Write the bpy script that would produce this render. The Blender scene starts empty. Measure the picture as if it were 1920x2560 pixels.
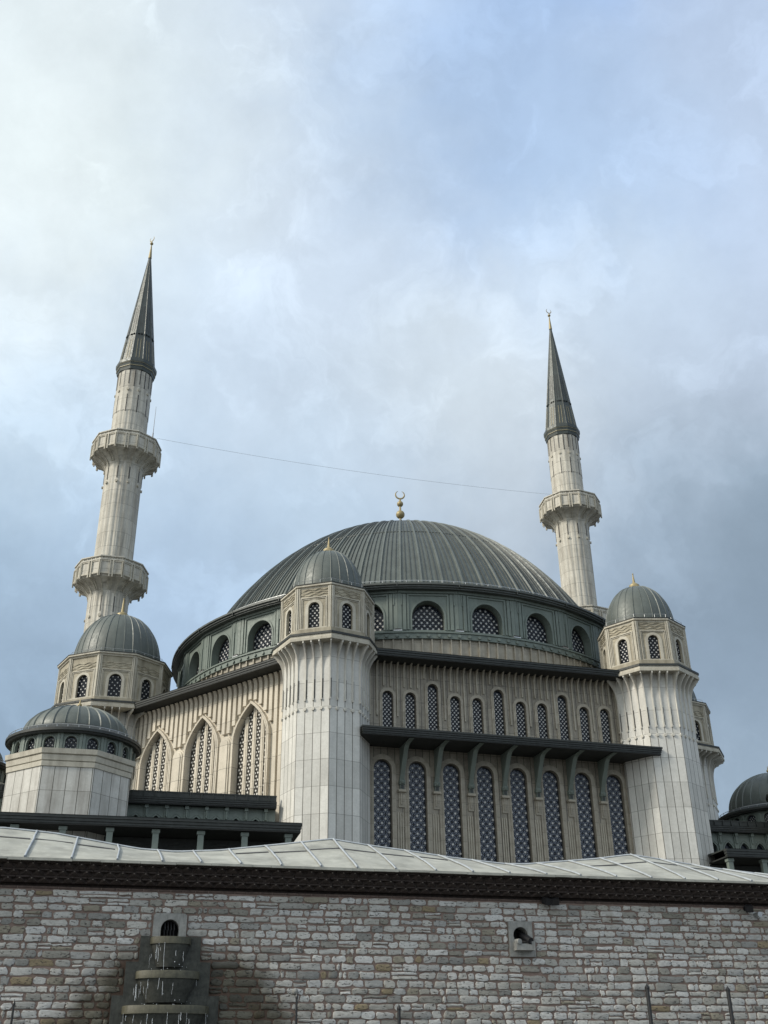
import bpy, bmesh, math, random
from math import sin, cos, pi, radians, sqrt, atan2, degrees
from mathutils import Vector, Matrix, noise
from mathutils.geometry import tessellate_polygon
random.seed(7)
SC = bpy.context.scene
COL = SC.collection

# ------------------------------------------------------------------ camera
cam = bpy.data.cameras.new('camera'); co = bpy.data.objects.new('camera', cam); COL.objects.link(co)
cam.sensor_fit = 'VERTICAL'; cam.sensor_height = 36.0; cam.lens = 37.635
cam.clip_start = 0.1; cam.clip_end = 6000
RX, UX, FX = Vector((0.999917, 0.006155, -0.011347)), Vector((0.012909, -0.476791, 0.878922)), Vector((0.0, 0.878995, 0.47683))
co.matrix_world = Matrix(((RX.x, UX.x, -FX.x, 0), (RX.y, UX.y, -FX.y, 0), (RX.z, UX.z, -FX.z, 1.65), (0, 0, 0, 1)))
SC.camera = co

# ------------------------------------------------------------------ light, sky, exposure
SUN_AZ, SUN_EL = radians(203), radians(36)        # direction towards the sun (from +x, counter-clockwise): behind the viewer, to the left
sdir = Vector((cos(SUN_EL) * cos(SUN_AZ), cos(SUN_EL) * sin(SUN_AZ), sin(SUN_EL)))
sl = bpy.data.lights.new('sun', 'SUN'); sl.energy = 3.4; sl.angle = radians(14); sl.color = (1.0, 0.93, 0.81)
so = bpy.data.objects.new('sun', sl); COL.objects.link(so); so.rotation_euler = sdir.to_track_quat('Z', 'Y').to_euler()
SC.view_settings.view_transform = 'Standard'; SC.view_settings.look = 'None'
SC.view_settings.exposure = 0.12; SC.view_settings.gamma = 1.0; SC.view_settings.use_curve_mapping = False

def lin(c):
    c /= 255.0
    return c / 12.92 if c <= 0.04045 else ((c + 0.055) / 1.055) ** 2.4
# cloud cover of the day: direction on the sky, colour of the cloud there
CLOUDS = [(-0.2927,0.5998,0.7447,226,234,239),(-0.3062,0.6864,0.6596,229,237,242),(-0.3116,0.7293,0.6092,226,235,243),(-0.1990,0.5904,0.7822,212,222,231),(-0.2087,0.6703,0.7121,216,226,232),(-0.0855,0.6127,0.7857,200,211,228),(-0.0894,0.6752,0.7322,206,216,229),(0.0134,0.6044,0.7966,190,204,226),(0.0331,0.6501,0.7591,178,197,223),(0.0816,0.6630,0.7441,150,180,222),(0.1685,0.5945,0.7863,142,173,221),(0.1934,0.6705,0.7163,158,188,227),(0.2782,0.5831,0.7633,176,194,224),(0.3072,0.6702,0.6756,190,203,226),(-0.0092,0.7348,0.6782,196,210,230),(0.1156,0.7227,0.6814,190,206,229),(-0.1979,0.7662,0.6113,206,220,235),(-0.0746,0.7959,0.6007,200,213,232),(0.0746,0.8047,0.5890,208,217,228),(0.2181,0.7534,0.6204,192,208,228),(0.3139,0.7462,0.5871,186,200,222),(0.2976,0.8043,0.5144,172,184,202),(0.1083,0.8430,0.5270,174,185,200),(-0.0977,0.8402,0.5334,188,205,224),(-0.2987,0.7931,0.5309,186,204,223),(-0.1828,0.8719,0.4544,168,189,215),(-0.3011,0.8543,0.4238,160,182,206),(-0.0560,0.8801,0.4714,178,196,217),(0.2589,0.8592,0.4414,148,166,188),(0.3146,0.8643,0.3925,134,150,168),(0.3075,0.8954,0.3220,126,144,166),(0.3084,0.9090,0.2803,150,168,188),(-0.3181,0.8894,0.3283,144,165,189),(-0.3228,0.9067,0.2714,138,160,184),(-0.1706,0.9098,0.3784,158,181,210),
          (0.145,0.747,0.649,208,222,240),(0.108,0.764,0.636,205,218,236),(0.197,0.733,0.651,196,211,232),(0.237,0.737,0.633,200,214,233),(0.100,0.815,0.570,214,222,230),(0.058,0.803,0.593,208,218,228),(-0.002,0.804,0.595,203,215,230),(0.032,0.823,0.567,186,198,212),(-0.020,0.823,0.567,190,204,222),(0.179,0.809,0.560,178,190,206),(0.211,0.787,0.579,186,199,219),(-0.052,0.660,0.749,190,206,227),(-0.024,0.658,0.752,162,189,224),(0.073,0.626,0.776,154,182,222),(0.104,0.602,0.792,146,176,221),(0.133,0.640,0.757,184,201,226),(0.160,0.646,0.746,183,201,227),(0.147,0.692,0.706,152,183,225),(0.095,0.696,0.711,154,184,225),(0.049,0.707,0.706,194,208,229),(-0.000,0.701,0.713,202,214,231),(-0.051,0.722,0.690,200,212,230),(-0.092,0.720,0.688,194,207,226),(-0.140,0.707,0.693,210,220,231),(0.251,0.668,0.701,162,190,229),(0.247,0.627,0.739,190,203,226),(-0.265,0.660,0.703,228,236,240),(-0.276,0.756,0.594,208,221,235),(-0.239,0.784,0.573,198,213,231),(-0.138,0.800,0.584,196,211,231),(0.311,0.711,0.630,182,198,224),(0.278,0.779,0.562,178,192,214),(0.327,0.831,0.449,135,155,175),(0.328,0.872,0.364,126,143,163),(0.330,0.849,0.412,130,147,165),(0.031,0.856,0.516,168,185,207),(-0.144,0.608,0.781,206,217,229),(-0.148,0.650,0.745,212,223,232),(-0.253,0.582,0.773,226,234,239),(-0.310,0.637,0.706,229,237,240),(0.240,0.833,0.499,162,178,196),(-0.242,0.829,0.504,182,201,222),(-0.203,0.896,0.396,164,186,213),(-0.116,0.891,0.439,178,198,220),
          (-.95,.1,.25,200,208,214),(.95,.1,.25,150,165,185),(0,.98,.1,150,170,195),(0,0,1,205,216,228),(-.7,.2,.7,228,234,238),(.7,.2,.7,170,186,212),(0,-.6,.8,222,228,234),(0,-.98,.2,190,200,210),(.7,-.6,.4,176,190,208),(-.7,-.6,.4,240,240,236)]
world = bpy.data.worlds.new('World'); SC.world = world; world.use_nodes = True
wn = world.node_tree; wn.nodes.clear()
def N(nt, t, **k):
    n = nt.nodes.new(t)
    for a, v in k.items(): setattr(n, a, v)
    return n
def L(nt, a, b): nt.links.new(a, b)
def M_(nt, op, a, b=None, c=None, clamp=False):
    n = N(nt, 'ShaderNodeMath', operation=op); n.use_clamp = clamp
    for i, v in enumerate((a, b, c)):
        if v is None: continue
        if isinstance(v, (int, float)): n.inputs[i].default_value = v
        else: L(nt, v, n.inputs[i])
    return n.outputs[0]
def V_(nt, op, a, b=None, s=None):
    n = N(nt, 'ShaderNodeVectorMath', operation=op)
    for i, v in enumerate((a, b)):
        if v is None: continue
        if isinstance(v, (tuple, list)): n.inputs[i].default_value = v
        else: L(nt, v, n.inputs[i])
    if s is not None:
        if isinstance(s, (int, float)): n.inputs['Scale'].default_value = s
        else: L(nt, s, n.inputs['Scale'])
    return n.outputs['Value'] if op in ('DOT_PRODUCT', 'LENGTH') else n.outputs[0]
tc = N(wn, 'ShaderNodeTexCoord'); D_ = tc.outputs['Generated']
def wnoise(scale, det, rough, off=0., col=False):
    n = N(wn, 'ShaderNodeTexNoise'); n.inputs['Scale'].default_value = scale; n.inputs['Detail'].default_value = det; n.inputs['Roughness'].default_value = rough
    L(wn, V_(wn, 'ADD', D_, (off, off * 1.7, -off)), n.inputs['Vector'])
    return n.outputs['Color'] if col else n.outputs['Fac']
warp = V_(wn, 'SCALE', V_(wn, 'SUBTRACT', wnoise(4.5, 3, .55, 3.1, True), (.5, .5, .5)), s=.11)
warp2 = V_(wn, 'SCALE', V_(wn, 'SUBTRACT', wnoise(13, 4, .6, 1.3, True), (.5, .5, .5)), s=.10)
dw = V_(wn, 'NORMALIZE', V_(wn, 'ADD', V_(wn, 'ADD', D_, warp), warp2))
accw = accc = None
for x, y, z, r, g, b in CLOUDS:
    v = Vector((x, y, z)).normalized()
    wide = not (.55 < y < .95 and abs(x) < .34)
    w = M_(wn, 'EXPONENT', M_(wn, 'MULTIPLY', M_(wn, 'SUBTRACT', V_(wn, 'DOT_PRODUCT', dw, tuple(v)), 1.0), 10.0 if wide else 380.0))
    if wide: w = M_(wn, 'MULTIPLY', w, 0.01)
    c = V_(wn, 'SCALE', tuple(lin(q) * (1.3 if y < 0 else 1.) for q in (r, g, b)), s=w)
    accw = w if accw is None else M_(wn, 'ADD', accw, w)
    accc = c if accc is None else V_(wn, 'ADD', accc, c)
cloud = V_(wn, 'SCALE', accc, s=M_(wn, 'DIVIDE', 1.0, M_(wn, 'ADD', accw, 1e-6)))
tex = M_(wn, 'ADD', M_(wn, 'MULTIPLY', wnoise(7, 6, .58, 77.7), .36), .82)
tex2 = M_(wn, 'ADD', M_(wn, 'MULTIPLY', wnoise(22, 6, .65, 2.7), .18), .91)
cloud = V_(wn, 'SCALE', cloud, s=M_(wn, 'MULTIPLY', tex, tex2))
hs_ = N(wn, 'ShaderNodeHueSaturation'); hs_.inputs['Saturation'].default_value = .93; L(wn, cloud, hs_.inputs['Color']); cloud = hs_.outputs[0]
pf = N(wn, 'ShaderNodeMapRange'); pf.interpolation_type = 'SMOOTHSTEP'; pf.inputs[1].default_value = .48; pf.inputs[2].default_value = .66; pf.inputs[3].default_value = .955; pf.inputs[4].default_value = 1.075
pn = N(wn, 'ShaderNodeTexNoise'); pn.inputs['Scale'].default_value = 8.5; pn.inputs['Detail'].default_value = 8; pn.inputs['Roughness'].default_value = .6; pn.inputs['Distortion'].default_value = .6; L(wn, dw, pn.inputs['Vector']); L(wn, pn.outputs['Fac'], pf.inputs[0])
cloud = V_(wn, 'SCALE', cloud, s=pf.outputs[0])
cloud = V_(wn, 'MULTIPLY', cloud, (11.0, 11.3, 11.1))
sky = N(wn, 'ShaderNodeTexSky'); sky.sky_type = 'NISHITA'; sky.sun_disc = False; sky.sun_elevation = SUN_EL; sky.sun_rotation = pi / 2 - SUN_AZ; sky.air_density = 1.0; sky.dust_density = .6
mx = N(wn, 'ShaderNodeMixRGB'); mx.inputs[0].default_value = .93; L(wn, sky.outputs[0], mx.inputs[1]); L(wn, cloud, mx.inputs[2])
bg = N(wn, 'ShaderNodeBackground'); bg.inputs['Strength'].default_value = .10; L(wn, mx.outputs[0], bg.inputs['Color'])
wo = N(wn, 'ShaderNodeOutputWorld'); L(wn, bg.outputs[0], wo.inputs['Surface'])

# ------------------------------------------------------------------ materials
def mat(name):
    m = bpy.data.materials.new(name); m.use_nodes = True; nt = m.node_tree
    return m, nt, nt.nodes['Principled BSDF']
def tnoise(nt, scale, det=4, rough=.55, vec=None, stretch=None, col=False, dist=0.):
    n = N(nt, 'ShaderNodeTexNoise'); n.inputs['Scale'].default_value = scale; n.inputs['Detail'].default_value = det; n.inputs['Roughness'].default_value = rough; n.inputs['Distortion'].default_value = dist
    if vec is None: vec = N(nt, 'ShaderNodeTexCoord').outputs['Object']
    if stretch:
        mp = N(nt, 'ShaderNodeMapping'); mp.inputs['Scale'].default_value = stretch; L(nt, vec, mp.inputs['Vector']); vec = mp.outputs[0]
    L(nt, vec, n.inputs['Vector'])
    return n.outputs['Color'] if col else n.outputs['Fac']
def mixc(nt, f, a, b, mode='MIX'):
    n = N(nt, 'ShaderNodeMixRGB', blend_type=mode)
    for i, v in ((0, f), (1, a), (2, b)):
        if isinstance(v, (int, float)): n.inputs[i].default_value = v
        elif isinstance(v, tuple): n.inputs[i].default_value = (*v, 1)
        else: L(nt, v, n.inputs[i])
    return n.outputs[0]
def ramp(nt, f, lo, hi, a=0., b=1.):
    n = N(nt, 'ShaderNodeMapRange'); n.inputs[1].default_value = lo; n.inputs[2].default_value = hi; n.inputs[3].default_value = a; n.inputs[4].default_value = b
    L(nt, f, n.inputs[0]); return n.outputs[0]
def linemask(nt, coord, period, width, off=0.):
    f = M_(nt, 'FRACT', M_(nt, 'ADD', M_(nt, 'DIVIDE', M_(nt, 'SUBTRACT', coord, off), period), .5))
    d = M_(nt, 'MULTIPLY', M_(nt, 'ABSOLUTE', M_(nt, 'SUBTRACT', f, .5)), period)
    return M_(nt, 'LESS_THAN', d, width / 2)
def bump(nt, p, h, strength, dist=.02):
    b = N(nt, 'ShaderNodeBump'); b.inputs['Strength'].default_value = strength; b.inputs['Distance'].default_value = dist
    L(nt, h, b.inputs['Height']); L(nt, b.outputs[0], p.inputs['Normal'])
def stone(name, c1, c2, joint=None, ju=None, jv=None, jw=.022, juo=0., jvo=0., grime=.35, gcol=None, rough=.75, vein=None, jh=None, slab=(.84, 1.06)):
    m, nt, p = mat(name)
    uv = N(nt, 'ShaderNodeUVMap').outputs[0]
    s = N(nt, 'ShaderNodeSeparateXYZ'); L(nt, uv, s.inputs[0]); u, v = s.outputs[0], s.outputs[1]
    base = mixc(nt, ramp(nt, tnoise(nt, 1.7, 6, .6), .3, .7), c1, c2)
    base = mixc(nt, .45, base, mixc(nt, ramp(nt, tnoise(nt, 9, 5, .65), .25, .75), (.62, .62, .6), (1, 1, 1)), 'MULTIPLY')
    if ju or jv:                     # each slab its own shade
        pu = ju or 1.; pv = jv or 1.53
        cell = N(nt, 'ShaderNodeCombineXYZ')
        L(nt, M_(nt, 'FLOOR', M_(nt, 'DIVIDE', M_(nt, 'SUBTRACT', u, juo), pu)), cell.inputs[0]); L(nt, M_(nt, 'FLOOR', M_(nt, 'DIVIDE', M_(nt, 'SUBTRACT', v, jvo), pv)), cell.inputs[1])
        wnz = N(nt, 'ShaderNodeTexWhiteNoise'); L(nt, cell.outputs[0], wnz.inputs['Vector'])
        sh = ramp(nt, wnz.outputs['Value'], 0, 1, *slab)
        base = mixc(nt, 1., base, N_rgb(nt, sh), 'MULTIPLY')
    if vein:
        vn = tnoise(nt, 1.3, 8, .7, dist=1.4)
        vm = ramp(nt, M_(nt, 'ABSOLUTE', M_(nt, 'SUBTRACT', vn, .5)), 0, .018, 1, 0)
        base = mixc(nt, M_(nt, 'MULTIPLY', vm, .45), base, vein)
    if grime:
        gm = ramp(nt, tnoise(nt, 1.0, 6, .62, stretch=(2.4, 2.4, .22)), .46, .74)
        base = mixc(nt, M_(nt, 'MULTIPLY', gm, grime), base, gcol or (.10, .095, .08))
    if ju or jv:
        jm = None
        if ju: jm = linemask(nt, u, ju, jw, juo)
        if jv:
            k = M_(nt, 'MULTIPLY', linemask(nt, v, jv, jh or jw, jvo), .75); jm = k if jm is None else M_(nt, 'MAXIMUM', jm, k)
        base = mixc(nt, M_(nt, 'MULTIPLY', jm, .9), base, joint or (.09, .085, .07))
    L(nt, base, p.inputs['Base Color']); p.inputs['Roughness'].default_value = rough
    bump(nt, p, tnoise(nt, 22, 5, .6), .25, .01)
    return m
def N_rgb(nt, f):
    c = N(nt, 'ShaderNodeCombineColor')
    for i in range(3): L(nt, f, c.inputs[i])
    return c.outputs[0]
def metal(name, c, rough=.45, met=.0, var=.3, seam=None, streak=.25):
    m, nt, p = mat(name)
    d = tuple(x * (1 - var) for x in c); l = tuple(min(1, x * (1 + var)) for x in c)
    base = mixc(nt, ramp(nt, tnoise(nt, 1.1, 5, .6), .32, .68), d, l)
    st = ramp(nt, tnoise(nt, 1.5, 5, .6, stretch=(3, 3, .25)), .5, .75)
    base = mixc(nt, M_(nt, 'MULTIPLY', st, streak), base, tuple(x * 1.8 + .03 for x in c))
    if seam:
        uv = N(nt, 'ShaderNodeUVMap').outputs[0]; s = N(nt, 'ShaderNodeSeparateXYZ'); L(nt, uv, s.inputs[0])
        pu, w, pv, wv = seam
        k = linemask(nt, s.outputs[0], pu, w)
        if pv: k = M_(nt, 'MAXIMUM', k, linemask(nt, s.outputs[1], pv, wv, pv * .5))
        base = mixc(nt, M_(nt, 'MULTIPLY', k, .75), base, tuple(x * .25 for x in c))
        cell = N(nt, 'ShaderNodeTexWhiteNoise'); cell.noise_dimensions = '1D'; L(nt, M_(nt, 'FLOOR', M_(nt, 'DIVIDE', s.outputs[0], pu)), cell.inputs['W'])
        base = mixc(nt, 1., base, N_rgb(nt, ramp(nt, cell.outputs['Value'], 0, 1, .86, 1.12)), 'MULTIPLY')
    L(nt, base, p.inputs['Base Color']); p.inputs['Metallic'].default_value = met
    L(nt, ramp(nt, tnoise(nt, 5, 4), .3, .7, rough - .08, rough + .12), p.inputs['Roughness'])
    bump(nt, p, tnoise(nt, 2.6, 3, .5), .35, .03)
    return m
def plain(name, c, rough=.6, met=0., var=.15, scale=6):
    m, nt, p = mat(name)
    L(nt, mixc(nt, ramp(nt, tnoise(nt, scale, 4), .3, .7), tuple(x * (1 - var) for x in c), tuple(min(1, x * (1 + var)) for x in c)), p.inputs['Base Color'])
    p.inputs['Roughness'].default_value = rough; p.inputs['Metallic'].default_value = met
    return m

MT = {}
MT['tower'] = stone('pale_limestone_panels', (.60, .595, .56), (.70, .69, .65), ju=.5, jv=1.53, jvo=18.32, jw=.046, jh=.024, grime=.3, slab=(.80, 1.05), gcol=(.27, .25, .21))
MT['left'] = stone('cream_limestone_panels', (.56, .51, .42), (.66, .60, .50), jv=1.53, jvo=18.32, jw=.03, grime=.22, gcol=(.26, .22, .16))
MT['fin'] = stone('limestone_fins', (.54, .52, .47), (.63, .61, .55), grime=.4, gcol=(.22, .2, .15))
MT['trim'] = stone('weathered_limestone_trim', (.44, .41, .34), (.54, .51, .43), grime=.55, gcol=(.17, .15, .11))
MT['lant'] = stone('weathered_limestone_lantern', (.33, .295, .22), (.46, .42, .325), jv=.82, jvo=26.25, jw=.015, grime=.75, gcol=(.15, .13, .09))
MT['pav'] = stone('stained_limestone_panels', (.55, .54, .50), (.66, .65, .61), ju=.62, jv=3.2, jvo=15.2, jw=.04, jh=.025, grime=.75, gcol=(.21, .19, .165), slab=(.78, 1.05))
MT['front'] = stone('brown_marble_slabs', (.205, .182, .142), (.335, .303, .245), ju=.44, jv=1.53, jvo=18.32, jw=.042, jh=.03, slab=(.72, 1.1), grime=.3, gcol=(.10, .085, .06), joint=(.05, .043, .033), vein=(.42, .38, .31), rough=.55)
MT['ribm'] = stone('marble_ribs_edge_light', (.34, .31, .25), (.46, .425, .35), grime=.3, gcol=(.14, .12, .09))  # lighter tone paints in the light caught along the rib edges
MT['surr'] = stone('brown_marble_surround', (.29, .26, .205), (.42, .38, .305), jv=.76, jvo=18.4, jw=.014, grime=.3, gcol=(.12, .10, .07), joint=(.07, .06, .045), vein=(.42, .38, .31), rough=.55)
MT['minar'] = stone('minaret_limestone', (.49, .468, .405), (.60, .575, .51), jv=1.4, jvo=0, jw=.03, grime=.75, gcol=(.17, .15, .12))
MT['zinc'] = metal('green_grey_zinc', (.082, .095, .087), .5, .1, .15, streak=.12)
MT['zincs'] = metal('plain_green_grey_zinc', (.105, .119, .110), .5, .1, .15)
MT['spire'] = metal('dark_zinc_spire', (.045, .054, .051), .45, .2, .2)
MT['seamz'] = metal('zinc_standing_seam', (.062, .069, .064), .5, .1, .15)
MT['green'] = metal('patina_green_panels', (.138, .166, .147), .55, .05, .12, streak=.15)
MT['dark'] = metal('dark_green_cladding', (.021, .0245, .0225), .55, .0, .25, streak=.12)
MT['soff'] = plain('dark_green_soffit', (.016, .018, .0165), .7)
MT['glass'] = plain('dark_glass', (.012, .016, .024), .12)
MT['glass'].node_tree.nodes['Principled BSDF'].inputs['Specular IOR Level'].default_value = .22
MT['fillet'] = plain('pale_brass_fillet', (.30, .27, .17), .5, .1)
MT['warmg'] = plain('brown_tinted_pane', (.028, .024, .019), .4)
MT['cream'] = plain('cream_lattice_disc', (.60, .58, .53), .5)
MT['warmp'] = plain('cream_lattice_petal', (.17, .155, .12), .5)
MT['slot'] = plain('dark_bronze_and_slot_shade', (.035, .032, .028), .5)  # bronze on frames and straps; beside tower fins it is painted slot shade
MT['disc'] = plain('pale_lattice_disc', (.47, .465, .45), .45)
MT['petal'] = plain('bluish_lattice_petal', (.31, .35, .44), .4)
MT['gold'] = plain('dull_gold', (.29, .235, .12), .5, .25)
MT['steel'] = plain('pale_steel_rail', (.45, .46, .46), .35, .7)
MT['black'] = plain('black_painted_metal', (.012, .012, .014), .45)
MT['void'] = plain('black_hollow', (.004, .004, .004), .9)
MT['lead'] = metal('pale_lead_sheet', (.30, .30, .265), .66, 0., .28, streak=.30)
MT['roll'] = plain('light_lead_roll', (.31, .335, .36), .55, 0., .15)
MT['brick'] = plain('dark_red_brick', (.040, .029, .025), .85, 0., .45, 14)
MT['tip'] = plain('mortar_tips', (.17, .145, .125), .9)
MT['redb'] = plain('thin_red_brick', (.085, .06, .05), .85, 0., .35, 9)
MT['poles'] = plain('black_post', (.014, .014, .015), .4)
def damp_mask(nt):      # water has darkened the wall around the fountain
    o = N(nt, 'ShaderNodeTexCoord').outputs['Object']; s = N(nt, 'ShaderNodeSeparateXYZ'); L(nt, o, s.inputs[0])
    dx = M_(nt, 'ABSOLUTE', M_(nt, 'ADD', s.outputs[0], 4.25))
    top = M_(nt, 'SUBTRACT', 4.35, s.outputs[2])                  # metres below the top basin
    half = M_(nt, 'ADD', 1.05, M_(nt, 'MULTIPLY', top, .85))
    k = M_(nt, 'ADD', M_(nt, 'SUBTRACT', dx, half), M_(nt, 'MULTIPLY', M_(nt, 'SUBTRACT', tnoise(nt, 1.6, 5, .6), .5), 1.7))
    side = ramp(nt, k, -.35, .55, 1, 0)
    up = ramp(nt, top, -.05, .45, 0, 1)
    return M_(nt, 'MULTIPLY', side, up)
def wallstone():
    m, nt, p = mat('old_limestone_blocks')
    at = N(nt, 'ShaderNodeAttribute'); at.attribute_name = 'tint'
    c = at.outputs['Color']
    c = mixc(nt, .75, c, mixc(nt, ramp(nt, tnoise(nt, 15, 6, .7, stretch=(1, 1, 2.2)), .28, .72), (.58, .57, .55), (1.1, 1.1, 1.1)), 'MULTIPLY')
    pit = ramp(nt, tnoise(nt, 17, 3, .6, stretch=(.8, 1, 2.0)), .60, .65)
    c = mixc(nt, M_(nt, 'MULTIPLY', pit, .85), c, (.05, .045, .04))
    och = ramp(nt, tnoise(nt, 1.1, 3), .62, .72)
    c = mixc(nt, M_(nt, 'MULTIPLY', och, .35), c, (.20, .155, .085))
    d = damp_mask(nt)
    c = mixc(nt, M_(nt, 'MULTIPLY', d, .95), c, mixc(nt, 1., c, (.17, .155, .105), 'MULTIPLY'))
    L(nt, c, p.inputs['Base Color']); L(nt, ramp(nt, d, 0, 1, .85, .55), p.inputs['Roughness'])
    bump(nt, p, M_(nt, 'SUBTRACT', tnoise(nt, 24, 6, .65, stretch=(1, 1, 1.8)), M_(nt, 'MULTIPLY', pit, .7)), .7, .014)
    return m
MT['block'] = wallstone()
def mortar():
    m, nt, p = mat('pinkish_mortar')
    c = mixc(nt, ramp(nt, tnoise(nt, 5, 5), .3, .7), (.165, .118, .098), (.24, .178, .15))
    d = damp_mask(nt); c = mixc(nt, M_(nt, 'MULTIPLY', d, .8), c, (.06, .035, .022))
    L(nt, c, p.inputs['Base Color']); p.inputs['Roughness'].default_value = .95; bump(nt, p, tnoise(nt, 40, 4), .5, .01); return m
MT['mortar'] = mortar()
def wetstone(name, c1, c2, rough=.4):
    m, nt, p = mat(name)
    c = mixc(nt, ramp(nt, tnoise(nt, 9, 6, .7), .3, .7), c1, c2)
    c = mixc(nt, ramp(nt, tnoise(nt, 5, 5, .65, stretch=(3, 3, .5)), .5, .75, 0, .6), c, tuple(x * .35 for x in c1))
    L(nt, c, p.inputs['Base Color']); p.inputs['Roughness'].default_value = rough; bump(nt, p, tnoise(nt, 45, 4, .7), .5, .008); return m
MT['wet'] = wetstone('wet_grey_stone', (.020, .022, .018), (.062, .064, .054), .75)
MT['basin'] = wetstone('mossy_basin_stone', (.04, .038, .024), (.092, .087, .056), .6)
MT['dry'] = wetstone('grey_tooled_stone', (.21, .21, .20), (.32, .32, .30), .85)
def water():
    m, nt, p = mat('falling_water'); p.inputs['Base Color'].default_value = (.82, .86, .9, 1); p.inputs['Roughness'].default_value = .12; p.inputs['Transmission Weight'].default_value = .45; p.inputs['IOR'].default_value = 1.33; return m
MT['water'] = water()
MT['paving'] = stone('grey_paving', (.075, .075, .072), (.11, .108, .103), ju=.6, jv=.6, jw=.012, grime=.2)

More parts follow.
